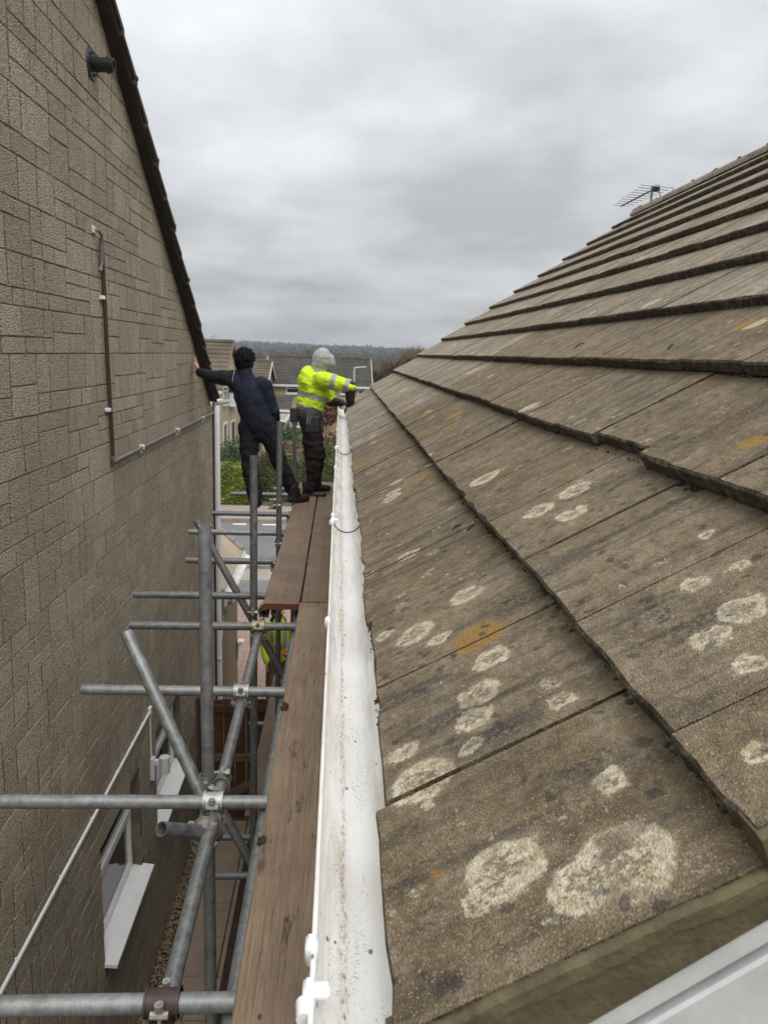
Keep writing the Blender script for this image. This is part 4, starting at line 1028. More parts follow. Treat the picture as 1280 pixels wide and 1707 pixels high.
def capsule(b, p0, r0, p1, r1, seg=14, ring=5):
    p0 = Vector(p0); p1 = Vector(p1); d, u, w = frame_of(p1 - p0) if (p1 - p0).length > 1e-5 else (Vector((0, 0, 1)), Vector((1, 0, 0)), Vector((0, 1, 0)))
    prof = [(p0, -math.cos(math.pi / 2 * k / ring) * r0, math.sin(math.pi / 2 * k / ring) * r0) for k in range(1, ring + 1)]
    prof += [(p1, math.sin(math.pi / 2 * k / ring) * r1, math.cos(math.pi / 2 * k / ring) * r1) for k in range(0, ring)]
    v = [p0 - d * r0]; f = []
    for (p, a, r) in prof:
        for k in range(seg): t = 2 * math.pi * k / seg; v.append(p + d * a + u * (r * math.cos(t)) + w * (r * math.sin(t)))
    v.append(p1 + d * r1); n = len(prof)
    for k in range(seg): f.append((0, 1 + (k + 1) % seg, 1 + k)); f.append((1 + (n - 1) * seg + k, 1 + (n - 1) * seg + (k + 1) % seg, len(v) - 1))
    for j in range(n - 1):
        for k in range(seg): f.append((1 + j * seg + k, 1 + j * seg + (k + 1) % seg, 1 + (j + 1) * seg + (k + 1) % seg, 1 + (j + 1) * seg + k))
    b.add(v, f)
def ellipsoid(b, c, r, rot=None, seg=18, ring=12):
    c = Vector(c); v = [Vector((0, 0, -1))]; f = []
    for j in range(1, ring):
        a = math.pi * j / ring
        for k in range(seg): t = 2 * math.pi * k / seg; v.append(Vector((math.sin(a) * math.cos(t), math.sin(a) * math.sin(t), -math.cos(a))))
    v.append(Vector((0, 0, 1)))
    for k in range(seg): f.append((0, 1 + (k + 1) % seg, 1 + k)); f.append((1 + (ring - 2) * seg + k, 1 + (ring - 2) * seg + (k + 1) % seg, len(v) - 1))
    for j in range(ring - 2):
        for k in range(seg): f.append((1 + j * seg + k, 1 + j * seg + (k + 1) % seg, 1 + (j + 1) * seg + (k + 1) % seg, 1 + (j + 1) * seg + k))
    S = Matrix.Diagonal(Vector(r)); Q = rot.to_3x3() if rot is not None else Matrix.Identity(3)
    b.add([c + Q @ (S @ p) for p in v], f)
def blob(name, prims, mat, parent=None, vox=0.012, smooth=4, amp=0.0, fs=9.0, folds=(), seed=0):
    """one continuous skin over overlapping limbs: voxel remesh of their union, smoothed, with cloth folds"""
    b = MB()
    for p in prims:
        if p[0] == 'c': capsule(b, *p[1:])
        elif p[0] == 'e': ellipsoid(b, *p[1:])
        elif p[0] == 'b': b.box(p[1], p[2], mat=p[3] if len(p) > 3 else None)
    me = bpy.data.meshes.new(name); me.from_pydata(b.v, [], b.f); me.update()
    bm = bmesh.new(); bm.from_mesh(me); bmesh.ops.recalc_face_normals(bm, faces=bm.faces[:]); bm.to_mesh(me); bm.free()
    t = bpy.data.objects.new('tmp', me); col.objects.link(t)
    md = t.modifiers.new('r', 'REMESH'); md.mode = 'VOXEL'; md.voxel_size = vox; md.use_smooth_shade = True
    if smooth: sm = t.modifiers.new('s', 'SMOOTH'); sm.factor = 0.5; sm.iterations = smooth
    dg = bpy.context.evaluated_depsgraph_get(); dg.update()
    m2 = bpy.data.meshes.new_from_object(t.evaluated_get(dg)); m2.name = name
    bpy.data.objects.remove(t); bpy.data.meshes.remove(me)
    if amp:
        nn = [v.normal.copy() for v in m2.vertices]
        for v, n in zip(m2.vertices, nn):
            q = v.co * fs + Vector((seed, seed * 2.1, 0)); q.z *= 1.7
            k = noise.noise(q) * 0.6 + (1 - abs(noise.noise(q * 1.9))) * 0.5 - 0.3
            a = amp
            for (c, rad, mul) in folds:
                dd_ = (v.co - Vector(c)).length
                if dd_ < rad: a += amp * mul * (1 - dd_ / rad)
            v.co += n * (k * a)
    m2.materials.clear(); m2.materials.append(M[mat])
    m2.polygons.foreach_set('use_smooth', [True] * len(m2.polygons)); m2.update()
    return place(bpy.data.objects.new(name, m2), parent)
def strip_of(src, name, test, mat, off, parent):
    """a strip of cloth sewn onto a garment: the garment's faces where test holds, lifted by off"""
    me = src.data; keep = [p for p in me.polygons if test(p.center)]
    idx = {}; v = []; f = []
    for p in keep:
        q = []
        for i in p.vertices:
            if i not in idx: idx[i] = len(v); v.append(me.vertices[i].co + me.vertices[i].normal * off)
            q.append(idx[i])
        f.append(tuple(q))
    b = MB(); b.add(v, f); return b.build(name, mat, parent, smooth=True)

def hand(prims, wrist, dirv, palmn, s=1.0, spread=0.10, curl=0.35, thumb=1):
    """palm, four bent fingers of unequal length and a thumb leaving the side of the palm"""
    w = Vector(wrist); d = Vector(dirv).normalized(); n = Vector(palmn); n = (n - d * n.dot(d)).normalized(); sd = d.cross(n)
    pc = w + d * 0.045 * s
    prims.append(('e', pc, (0.042 * s, 0.016 * s, 0.052 * s), Matrix((sd, n, d)).transposed()))
    for i, L in enumerate((0.068, 0.078, 0.072, 0.056)):
        o = (i - 1.5); b0 = w + d * 0.085 * s + sd * (o * 0.020 * s)
        dd = (d + sd * (o * spread)).normalized(); d2 = (dd * math.cos(curl) + n * math.sin(curl)); d3 = (dd * math.cos(curl * 2) + n * math.sin(curl * 2))
        p1 = b0 + dd * L * .45 * s; p2 = p1 + d2 * L * .32 * s; p3 = p2 + d3 * L * .25 * s
        prims += [('c', b0 - dd * .02 * s, .0095 * s, p1, .0085 * s), ('c', p1, .0085 * s, p2, .008 * s), ('c', p2, .008 * s, p3, .007 * s)]
    t0 = w + d * 0.025 * s - sd * (thumb * 0.035 * s); td = (d * .6 - sd * thumb * .75 + n * .25).normalized()
    prims += [('c', t0, .012 * s, t0 + td * .035 * s, .0105 * s), ('c', t0 + td * .035 * s, .0105 * s, t0 + (td * .7 + d * .5).normalized() * .062 * s, .009 * s)]

def head(prims, c, fwd, s=1.0):
    """skull, jaw, nose, brow, ears; c is the middle of the head"""
    c = Vector(c); f = Vector(fwd).normalized(); r = f.cross(Vector((0, 0, 1))).normalized(); u = r.cross(f)
    Q = Matrix((r, f, u)).transposed()
    prims.append(('e', c + u * .018 * s - f * .008 * s, (.076 * s, .095 * s, .100 * s), Q))
    prims.append(('e', c - u * .050 * s + f * .030 * s, (.056 * s, .062 * s, .066 * s), Q))
    prims.append(('c', c + f * .086 * s + u * .010 * s, .010 * s, c + f * .108 * s - u * .022 * s, .014 * s))
    prims.append(('c', c + f * .082 * s + u * .030 * s - r * .035 * s, .013 * s, c + f * .082 * s + u * .030 * s + r * .035 * s, .013 * s))
    prims.append(('c', c + f * .080 * s - u * .055 * s - r * .018 * s, .011 * s, c + f * .080 * s - u * .055 * s + r * .018 * s, .011 * s))
    for k in (-1, 1): prims.append(('e', c + r * k * .078 * s - f * .005 * s - u * .005 * s, (.010 * s, .020 * s, .032 * s), Q))
    return c, f, r, u
def boot(prims, heel, toe_dir, s=1.0):
    h = Vector(heel); d = Vector(toe_dir).normalized()
    prims += [('c', h + Vector((0, 0, .045)) * s, .040 * s, h + (d * .10 + Vector((0, 0, .042))) * s, .042 * s),
              ('c', h + (d * .10 + Vector((0, 0, .040))) * s, .043 * s, h + (d * .20 + Vector((0, 0, .036))) * s, .037 * s),
              ('c', h + (d * .02 + Vector((0, 0, .05))) * s, .046 * s, h + (d * .015 + Vector((0, 0, .17))) * s, .050 * s)]

# --- worker in navy, seen from behind, hand on the stone wall
def W3(*p): return Wp(*p)
hd = W3(-0.938, 7.76, -0.105); nk = W3(-0.925, 7.72, -0.215); ls = W3(-1.075, 7.74, -0.285); rs_ = W3(-0.745, 7.70, -0.335)
le_ = W3(-1.275, 7.86, -0.275); lw = W3(-1.435, 8.02, -0.235); re_ = W3(-0.655, 7.73, -0.585); rw = W3(-0.640, 7.86, -0.78)
pel = W3(-0.806, 7.72, -0.72); lh = W3(-0.895, 7.72, -0.76); rh = W3(-0.715, 7.72, -0.75); lk = W3(-0.885, 7.70, -1.14); la = W3(-0.818, 7.64, -1.46)
rk = W3(-0.592, 7.74, -1.09); ra = W3(-0.452, 7.80, -1.42); chest = W3(-0.895, 7.71, -0.42); belly = W3(-0.84, 7.71, -0.60)
bp = [('c', nk, .055, hd, .055), ('c', nk, .06, chest, .12), ('c', chest, .13, belly, .125), ('c', belly, .125, pel, .125), ('c', chest, .10, ls, .05), ('c', chest, .10, rs_, .05),
      ('c', ls, .046, le_, .036), ('c', le_, .036, lw, .027), ('c', rs_, .046, re_, .036), ('c', re_, .036, rw, .027), ('c', pel, .11, lh, .085), ('c', pel, .11, rh, .085),
      ('c', lh, .078, lk, .05), ('c', lk, .05, la, .034), ('c', rh, .078, rk, .05), ('c', rk, .05, ra, .034), ('c', la, .035, la - Vector((0, 0, .05)), .035), ('c', ra, .035, ra - Vector((0, 0, .05)), .035)]
head(bp, hd, (0.30, 0.95, -0.10)); hand(bp, lw, (-0.25, 0.35, 0.9), (-1, 0, 0), 1.0, 0.12, 0.15, -1); hand(bp, rw, (0.05, 0.2, -1), (0, 1, 0.1), 1.0, 0.05, 0.5, 1)
p1 = blob('person', bp, 'skin', None, 0.007, 2)
tag(p1, 'worker in navy fleece and black trousers leaning with one hand on the wall', 'person', 'workers')
fl_ = blob('fleece', [('c', nk - Vector((0, 0, .015)), .070, chest, .145), ('c', chest, .150, belly, .150), ('c', belly, .150, pel + Vector((0, 0, .02)), .148), ('c', pel + Vector((-.055, 0, 0)), .118, pel + Vector((.06, 0, 0.01)), .118),
      ('c', ls + Vector((.03, 0, 0)), .085, chest, .12), ('c', rs_ - Vector((.03, 0, 0)), .085, chest, .12), ('c', rs_, .076, re_, .060), ('c', re_, .060, rw + Vector((0, -.01, .05)), .047)], 'navy', p1, 0.010, 4, 0.014, 7, [(belly, .25, 0.6), (re_, .15, 1.0)], 3)
blob('sleeve', [('c', ls + Vector((.015, 0, 0)), .083, le_, .062), ('c', le_, .062, lw - (lw - le_).normalized() * .035, .045)], 'navy_sleeve', p1, 0.009, 4, 0.012, 10, [], 5)
seam = MB(); pts = []
for k in range(13):
    a = math.pi * (k / 12) - 0.2
    pts.append(ls + Vector((.035 + .012 * math.cos(a), -.088 * math.sin(a) - 0.008, .088 * math.cos(a))))
seam.path(pts, 0.0035, 6); seam.build('shoulder_piping', 'hood', p1)
blob('collar', [('c', nk - Vector((0, 0, .02)), .072, nk + Vector((-.004, .01, .035)), .062)], 'navy', p1, 0.009, 3)
blob('trousers', [('c', pel + Vector((-.05, 0, .0)), .125, pel + Vector((.05, 0, .0)), .125), ('c', lh, .105, lk, .080), ('c', lk, .080, la + Vector((0, 0, .0)), .068), ('c', rh, .105, rk, .080), ('c', rk, .080, ra + Vector((0, 0, .0)), .068), ('c', pel, .12, (lh + rh) / 2 - Vector((0, 0, .04)), .11),
      ('e', lh.lerp(lk, .55) + Vector((-.065, 0, 0)), (.03, .06, .09))], 'blacktrouser', p1, 0.010, 2, 0.020, 10, [(lk, .2, .8), (rk, .2, .8), (la, .2, 1.2), (ra, .2, 1.2)], 8)
bt = []; boot(bt, la + Vector((0.0, -.03, -.105)), (0.10, 1.0, 0)); blob('boot', bt, 'boot', p1, 0.009, 3)
bt = []; boot(bt, ra + Vector((-0.02, -.05, -.105)), (0.75, 0.65, 0)); blob('boot', bt, 'boot', p1, 0.009, 3)
hr = hd; rr_ = random.Random(4); curls = []
for q in range(110):
    d_ = Vector((rr_.gauss(0, 1), rr_.gauss(-.35, 1), rr_.gauss(.45, .9))).normalized()
    if d_.y > .55 and d_.z < .4: continue
    curls.append(('e', hr + Vector((d_.x * .092, d_.y * .104 - .012, d_.z * .104 + .012)), (rr_.uniform(.010, .022), rr_.uniform(.010, .022), rr_.uniform(.010, .024))))
blob('hair', curls + [('e', hr + Vector((0, -.015, .028)), (.094, .105, .098)), ('e', hr + Vector((-.01, -.045, -.03)), (.080, .070, .075)), ('e', hr + Vector((-.055, -.02, .04)), (.052, .06, .05)), ('e', hr + Vector((.05, -.01, .05)), (.052, .06, .045)), ('e', hr + Vector((0, -.02, .075)), (.06, .07, .045)), ('e', hr + Vector((-.06, -.03, -.02)), (.035, .05, .05))], 'hair', p1, 0.005, 1, 0.006, 60, [], 2)

# --- worker in the hi-vis top, side on, bending over the gutter
hd = W3(-0.180, 8.38, -0.085); nk = W3(-0.225, 8.37, -0.205); chest = W3(-0.262, 8.37, -0.345); belly = W3(-0.315, 8.36, -0.545); pel = W3(-0.315, 8.36, -0.725)
rs_ = W3(-0.165, 8.21, -0.285); ls = W3(-0.175, 8.50, -0.285); re_ = W3(0.105, 8.16, -0.335); rw = W3(0.115, 8.26, -0.545); le_ = W3(-0.10, 8.56, -0.53); lw = W3(0.03, 8.46, -0.535)
rh = W3(-0.300, 8.27, -0.76); lh = W3(-0.315, 8.45, -0.76); rk = W3(-0.232, 8.24, -1.10); ra = W3(-0.285, 8.24, -1.44); lk = W3(-0.300, 8.48, -1.09); la = W3(-0.260, 8.52, -1.43)
bp = [('c', nk, .055, hd, .055), ('c', nk, .06, chest, .12), ('c', chest, .125, belly, .12), ('c', belly, .12, pel, .12), ('c', chest, .09, ls, .05), ('c', chest, .09, rs_, .05), ('c', ls, .046, le_, .036), ('c', le_, .036, lw, .027), ('c', rs_, .046, re_, .036), ('c', re_, .036, rw, .027),
      ('c', pel, .10, lh, .08), ('c', pel, .10, rh, .08), ('c', lh, .078, lk, .05), ('c', lk, .05, la, .034), ('c', rh, .078, rk, .05), ('c', rk, .05, ra, .034), ('c', la, .035, la - Vector((0, 0, .05)), .035), ('c', ra, .035, ra - Vector((0, 0, .05)), .035)]
head(bp, hd, (0.62, 0.66, -0.42)); hand(bp, rw, (0.15, 0.2, -1), (0.3, 1, 0), 1.0, .06, .7, 1); hand(bp, lw, (1, -.1, -.1), (0, .1, -1), 1.0, .06, .6, 1)
p2 = blob('person', bp, 'skin', None, 0.007, 2)
tag(p2, 'worker in yellow hi-vis top and grey hood bending over the gutter end', 'person', 'workers')
top = blob('hi_vis_top', [('c', nk - Vector((0, 0, .03)), .085, chest, .155), ('c', chest, .162, belly, .150), ('c', belly, .150, belly - Vector((0, 0, .05)), .142), ('c', rs_ - Vector((.03, 0, 0)), .085, chest, .13), ('c', ls - Vector((.03, 0, 0)), .085, chest, .13),
      ('c', rs_, .084, rs_.lerp(re_, .93), .068), ('c', ls, .084, ls.lerp(le_, .85), .066), ('e', chest + Vector((-.07, 0, .02)), (.12, .17, .17))], 'hivis', p2, 0.009, 2, 0.022, 9, [(belly, .2, .8), (re_, .15, .8)], 11)
ax = (chest - belly).normalized()
def tz(c): return (c - belly).dot(ax)
def tdist(c): q = c - belly; return (q - ax * q.dot(ax)).length
strip_of(top, 'reflective_band', lambda c: 0.055 < tz(c) < 0.105 and tdist(c) < .20 and (c - re_).length > .22, 'reflect', 0.004, p2)
strip_of(top, 'reflective_band', lambda c: -0.085 < tz(c) < -0.030 and tdist(c) < .22, 'reflect', 0.004, p2)
ar = (re_ - rs_).normalized()
strip_of(top, 'sleeve_band', lambda c: 0.075 < (c - rs_).dot(ar) < 0.125 and (c - rs_ - ar * (c - rs_).dot(ar)).length < .11 and c.y < 8.36, 'reflect', 0.004, p2)
strip_of(top, 'sleeve_band', lambda c: 0.230 < (c - rs_).dot(ar) < 0.275 and (c - rs_ - ar * (c - rs_).dot(ar)).length < .11 and c.y < 8.36, 'reflect', 0.004, p2)
blob('undersleeve', [('c', rs_.lerp(re_, .80), .058, re_, .062), ('c', re_, .062, rw - (rw - re_).normalized() * .02, .044)], 'glove', p2, 0.009, 3, 0.008, 12)
blob('undersleeve', [('c', ls.lerp(le_, .75), .056, le_, .056), ('c', le_, .056, lw - (lw - le_).normalized() * .02, .044)], 'glove', p2, 0.009, 3, 0.008, 12)
hp_ = []; hand(hp_, rw, (0.15, 0.2, -1), (0.3, 1, 0), 1.12, .06, .7, 1); hp_.append(('c', rw, .032, rw - (rw - re_).normalized() * .03, .036)); blob('glove', hp_, 'glove', p2, 0.006, 1)
hp_ = []; hand(hp_, lw, (1, -.1, -.1), (0, .1, -1), 1.12, .06, .6, 1); hp_.append(('c', lw, .032, lw - (lw - le_).normalized() * .03, .036)); blob('glove', hp_, 'glove', p2, 0.006, 1)
blob('hood', [('e', hd + Vector((-.02, -.005, .012)), (.104, .108, .118), Matrix.Rotation(R(12), 3, 'Y')), ('e', hd + Vector((-.055, -.01, .05)), (.045, .06, .05)), ('e', hd + Vector((-.045, 0, -.05)), (.085, .10, .07)), ('c', nk + Vector((-.02, 0, -.01)), .082, hd + Vector((-.04, 0, -.04)), .085), ('e', hd + Vector((.05, .02, -.01)), (.072, .090, .088)), ('e', hd + Vector((.075, .035, -.035)), (.05, .07, .07))], 'hood', p2, 0.008, 2, 0.012, 13, [], 4)
blob('jumper_hem', [('c', belly - Vector((0, 0, .07)), .138, pel + Vector((0, 0, .06)), .138)], 'navy', p2, 0.010, 3, 0.010, 9)
blob('trousers', [('c', pel + Vector((0, -.05, .02)), .118, pel + Vector((0, .05, .02)), .118), ('c', pel, .125, rh, .11), ('c', rh, .108, rk, .088), ('c', rk, .088, ra + Vector((0, 0, .01)), .072), ('c', pel, .12, lh, .11), ('c', lh, .108, lk, .085), ('c', lk, .085, la + Vector((0, 0, .01)), .070), ('e', rk + Vector((-.01, -.05, .08)), (.05, .045, .08))], 'darktrouser', p2, 0.010, 2, 0.024, 11, [(rk, .25, .9), (ra, .25, 1.2), (la, .2, 1)], 6)
bt = []; boot(bt, ra + Vector((-.07, 0, -.115)), (1.0, -0.12, 0)); blob('boot', bt, 'boot', p2, 0.009, 3)
bt = []; boot(bt, la + Vector((-.05, 0, -.10)), (1.0, 0.10, 0)); blob('boot', bt, 'boot', p2, 0.009, 3)
b = MB(); b.box((ra.x - .125, ra.y - .05, H + ZB + 0.001), (ra.x + .165, ra.y + .035, H + ZB + .020), bev=0.006); b.build('boot_sole', 'sole', p2)
# tool belt
blob('tool_belt', [('c', pel + Vector((0, -.055, .055)), .136, pel + Vector((0, .055, .055)), .136)], 'leather', p2, 0.010, 2)
blob('tool_pouch', [('b', (pel.x - .04, pel.y - .205, pel.z - .11), (pel.x + .10, pel.y - .13, pel.z + .06))], 'leather', p2, 0.010, 3, .004)
blob('tool_pouch', [('b', (pel.x - .215, pel.y - .07, pel.z - .02), (pel.x - .11, pel.y + .06, pel.z + .13))], 'leather', p2, 0.010, 3, .006)
for k in range(4):
    b = MB(); x = pel.x - .025 + k * .028; b.tube((x, pel.y - .212, pel.z - .02 - .01 * k), (x + .015, pel.y - .205, pel.z + .085 - .012 * k), 0.008 if k == 0 else 0.005, seg=8); b.build('hand_tool', 'steel' if k < 2 else 'leather', p2)
b = MB(); b.path([(pel.x + .13, pel.y - .13, pel.z + .02), (pel.x + .13, pel.y - .15, pel.z - .08), (pel.x + .10, pel.y - .15, pel.z - .20)], [0.020, 0.024, 0.012], 10); b.build('hammer_handle', 'glove', p2)

# --- worker on the ground, seen between the tubes
gz = -H
hd = W3(-0.815, 10.6, -3.68); nk = W3(-0.805, 10.6, -3.80); chest = W3(-0.80, 10.6, -3.98); belly = W3(-0.80, 10.6, -4.18); pel = W3(-0.795, 10.6, -4.38)
ls = W3(-0.965, 10.6, -3.90); rs_ = W3(-0.635, 10.6, -3.92); le_ = W3(-1.02, 10.62, -4.17); lw = W3(-0.97, 10.48, -4.38); re_ = W3(-0.59, 10.58, -4.17); rw = W3(-0.66, 10.36, -4.20)
lh = W3(-0.885, 10.6, -4.42); rh = W3(-0.705, 10.6, -4.42); lk = W3(-0.905, 10.58, -4.84); rk = W3(-0.69, 10.58, -4.84); la = W3(-0.90, 10.62, -5.25); ra = W3(-0.68, 10.62, -5.25)
bp = [('c', nk, .055, hd, .055), ('c', nk, .06, chest, .12), ('c', chest, .13, belly, .125), ('c', belly, .125, pel, .125), ('c', chest, .10, ls, .05), ('c', chest, .10, rs_, .05), ('c', ls, .046, le_, .036), ('c', le_, .036, lw, .027), ('c', rs_, .046, re_, .036), ('c', re_, .036, rw, .027),
      ('c', pel, .11, lh, .085), ('c', pel, .11, rh, .085), ('c', lh, .078, lk, .05), ('c', lk, .05, la, .034), ('c', rh, .078, rk, .05), ('c', rk, .05, ra, .034), ('c', la, .035, la - Vector((0, 0, .05)), .035), ('c', ra, .035, ra - Vector((0, 0, .05)), .035)]
head(bp, hd, (0.75, -0.6, -0.2)); hand(bp, lw, (0.1, -.3, -1), (1, 0, 0)); hand(bp, rw, (-.3, -.8, .1), (0, 0, 1))
p3 = blob('person', bp, 'skin', None, 0.009, 2)
tag(p3, 'worker in yellow hi-vis jacket and tan trousers standing on the driveway below the scaffold', 'person', 'workers')
top = blob('hi_vis_jacket', [('c', nk - Vector((0, 0, .03)), .085, chest, .155), ('c', chest, .16, belly, .155), ('c', belly, .155, pel + Vector((0, 0, .06)), .15), ('c', ls, .08, chest, .12), ('c', rs_, .08, chest, .12), ('c', ls, .078, le_, .062), ('c', le_, .062, lw, .05), ('c', rs_, .078, re_, .062), ('c', re_, .062, rw, .05)], 'hivis', p3, 0.013, 4, .012, 7)
strip_of(top, 'reflective_band', lambda c: -4.17 < c.z - H < -4.11 and abs(c.x + .8) < .19, 'reflect', .004, p3)
strip_of(top, 'reflective_band', lambda c: abs(abs(c.x + .80) - .09) < .026 and c.z - H > -4.10 and c.z - H < -3.88, 'reflect', .004, p3)
gp = []; hand(gp, rw, (-.3, -.8, .1), (0, 0, 1), 1.15); gp.append(('e', rw + Vector((-.01, -.04, 0)), (.05, .05, .06))); blob('red_glove', gp, 'red', p3, 0.009, 1)
blob('trousers', [('c', pel + Vector((-.05, 0, 0)), .12, pel + Vector((.05, 0, 0)), .12), ('c', lh, .105, lk, .085), ('c', lk, .085, la, .075), ('c', rh, .105, rk, .085), ('c', rk, .085, ra, .075)], 'tan', p3, 0.013, 3, .018, 8)
for a in (la, ra):
    bt = []; boot(bt, Vector((a.x, a.y + .03, 0.012)), (0.2, -1, 0)); blob('boot', bt, 'boot', p3, 0.010, 3)
blob('hat', [('e', hd + Vector((-.01, .01, .045)), (.098, .108, .085)), ('e', hd + Vector((-.045, .05, -.02)), (.07, .075, .08))], 'glove', p3, 0.009, 3)
blob('hood', [('c', nk + Vector((-.06, .05, -.03)), .075, nk + Vector((.04, .06, -.04)), .07)], 'glove', p3, 0.010, 3)

# ------------------------------------------------------------------ street beyond
M['cream_wall'] = mat_simple('buff_house_wall', (0.40, 0.325, 0.215), 0.9, var=0.12, scale=2.0, bump=0.004, bscale=12)
M['tilehung'] = mat_simple('tile_hung_brown', (0.20, 0.14, 0.10), 0.9, var=0.2, scale=2.5)
M['roof_a'] = mat_roof_far('brown_interlocking_tiles', (0.085, 0.070, 0.052), (0.14, 0.118, 0.088), (0.055, 0.046, 0.034))
M['roof_b'] = mat_roof_far('grey_plain_tiles', (0.045, 0.040, 0.034), (0.075, 0.067, 0.056), (0.13, 0.12, 0.10))
M['leaf_bright'] = mat_leaf('yellow_green_hedge_leaf', (0.075, 0.115, 0.012), (0.25, 0.27, 0.035))
M['leaf_dark'] = mat_leaf('olive_hedge_leaf', (0.045, 0.058, 0.018), (0.125, 0.125, 0.04))
M['leaf_green'] = mat_leaf('green_shrub_leaf', (0.03, 0.065, 0.02), (0.09, 0.14, 0.05))
M['leaf_tan'] = mat_leaf('tan_dead_leaf', (0.16, 0.11, 0.06), (0.30, 0.22, 0.12))
M['leaf_red'] = mat_leaf('rust_red_leaf', (0.13, 0.045, 0.025), (0.25, 0.10, 0.055))
M['bark'] = mat_simple('bare_bark', (0.105, 0.080, 0.058), 0.95, var=0.3, scale=3)
M['twig'] = mat_simple('brown_twigs', (0.15, 0.105, 0.07), 0.95, var=0.3, scale=2)
M['wood_far'] = mat_leaf('far_winter_woodland', (0.020, 0.022, 0.015), (0.052, 0.042, 0.028))
M['hill'] = mat_simple('far_fields', (0.075, 0.080, 0.045), 0.95, var=0.3, scale=0.01)
M['car_dark'] = mat_simple('dark_blue_car_paint', (0.020, 0.025, 0.032), 0.25, 0.2, var=0.1, scale=2)
M['car_grey'] = mat_simple('slate_grey_car_paint', (0.07, 0.075, 0.09), 0.35, 0.2, var=0.1, scale=2)
M['lamp_post'] = mat_simple('pale_blue_grey_post', (0.36, 0.42, 0.45), 0.5, 0.2)

def roof_slope(b, x0, x1, ya, za, yb, zb, n):
    """stepped tile courses from the eave (ya, za) up to the ridge (yb, zb)"""
    for k in range(n):
        t0, t1 = k / n, (k + 1) / n
        y0, y1 = ya + (yb - ya) * t0, ya + (yb - ya) * t1; z0, z1 = za + (zb - za) * t0, za + (zb - za) * t1
        s = 1 if yb > ya else -1
        b.quad(Wp(x0, y0, z0 + .05), Wp(x1, y0, z0 + .05), Wp(x1, y1, z1 + .01), Wp(x0, y1, z1 + .01))
        b.quad(Wp(x0, y0, z0 - .02), Wp(x1, y0, z0 - .02), Wp(x1, y0, z0 + .05), Wp(x0, y0, z0 + .05))
def far_house(name, label, x0, x1, y0, y1, ze, zr, roofm, wallm, courses=16, front=(), side=(), over=0.25, bargem='white_dull'):
    h = tag(empty(name, ((x0 + x1) / 2, (y0 + y1) / 2, 0)), label, 'house')
    ym = (y0 + y1) / 2
    b = MB(); b.box((x0, y0, 0), (x1, y1, H + ze))
    for x in (x0, x1): b.add([Wp(x, y0, ze), Wp(x, y1, ze), Wp(x, ym, zr - .08)], [(0, 1, 2)])
    b.build('wall', wallm, h)
    b = MB(); sl = (zr - ze) / (ym - y0)
    roof_slope(b, x0 - over * .6, x1 + over * .6, y0 - over, ze - over * sl, ym, zr, courses); roof_slope(b, x0 - over * .6, x1 + over * .6, y1 + over, ze - over * sl, ym, zr, courses)
    r_ = b.build('roof', roofm, h)
    b = MB(); b.tube(Wp(x0 - .15, ym, zr + .02), Wp(x1 + .15, ym, zr + .02), 0.11, seg=8); b.build('ridge', roofm, r_)
    b = MB(); b.box((x0 - .15, y0 - over - .04, H + ze - over * sl - .16), (x1 + .15, y0 - over + .05, H + ze - over * sl - 0.03)); b.build('fascia', 'white_dull', h)
    for s, x in ((-1, x0), (1, x1)):
        xx = x + s * over * .6
        b = MB()
        for (ya, yb) in ((y0 - over, ym), (y1 + over, ym)):
            za, zb = ze - over * sl, zr
            b.add([Wp(xx, ya, za - .12), Wp(xx, yb, zb - .12), Wp(xx, yb, zb + .03), Wp(xx, ya, za + .03), Wp(xx + s * .03, ya, za - .12), Wp(xx + s * .03, yb, zb - .12), Wp(xx + s * .03, yb, zb + .03), Wp(xx + s * .03, ya, za + .03)], [(0, 1, 2, 3), (7, 6, 5, 4), (0, 4, 5, 1), (1, 5, 6, 2), (2, 6, 7, 3), (3, 7, 4, 0)])
        b.build('bargeboard', bargem, h)
    for (a, c, zlo, zhi, nm) in front:
        b = MB(); t = .07
        b.box((a, y0 - .04, H + zlo), (a + t, y0 - .003, H + zhi)); b.box((c - t, y0 - .04, H + zlo), (c, y0 - .003, H + zhi)); b.box((a + t, y0 - .04, H + zlo), (c - t, y0 - .003, H + zlo + t)); b.box((a + t, y0 - .04, H + zhi - t), (c - t, y0 - .003, H + zhi))
        for q in range(1, nm): xx = a + (c - a) * q / nm; b.box((xx - .04, y0 - .038, H + zlo + t), (xx + .04, y0 - .003, H + zhi - t))
        b.box((a + t, y0 - .036, H + zhi - .30), (a + (c - a) / nm - .04, y0 - .003, H + zhi - .24))
        b.box((a - .05, y0 - .10, H + zlo - .05), (c + .05, y0 - .003, H + zlo - .003)); w = b.build('window', 'white', h)
        for q in range(nm):
            g_ = MB(); g_.box((a + (c - a) * q / nm + .041, y0 - .022, H + zlo + t), (a + (c - a) * (q + 1) / nm - .041, y0 - .012, H + zhi - t)); g_.build('pane', 'glass', w)
    for (a, c, zlo, zhi) in side:
        b = MB(); t = .07
        b.box((x1 + .003, a, H + zlo), (x1 + .04, a + t, H + zhi)); b.box((x1 + .003, c - t, H + zlo), (x1 + .04, c, H + zhi)); b.box((x1 + .003, a + t, H + zlo), (x1 + .04, c - t, H + zlo + t)); b.box((x1 + .003, a + t, H + zhi - t), (x1 + .04, c - t, H + zhi))
        b.box((x1 + .003, a - .06, H + zlo - .06), (x1 + .14, c + .06, H + zlo - .003)); w = b.build('window', 'white', h)
        g_ = MB(); g_.box((x1 + .012, a + t, H + zlo + t), (x1 + .022, c - t, H + zhi - t)); g_.build('pane', 'glass', w)
    return h
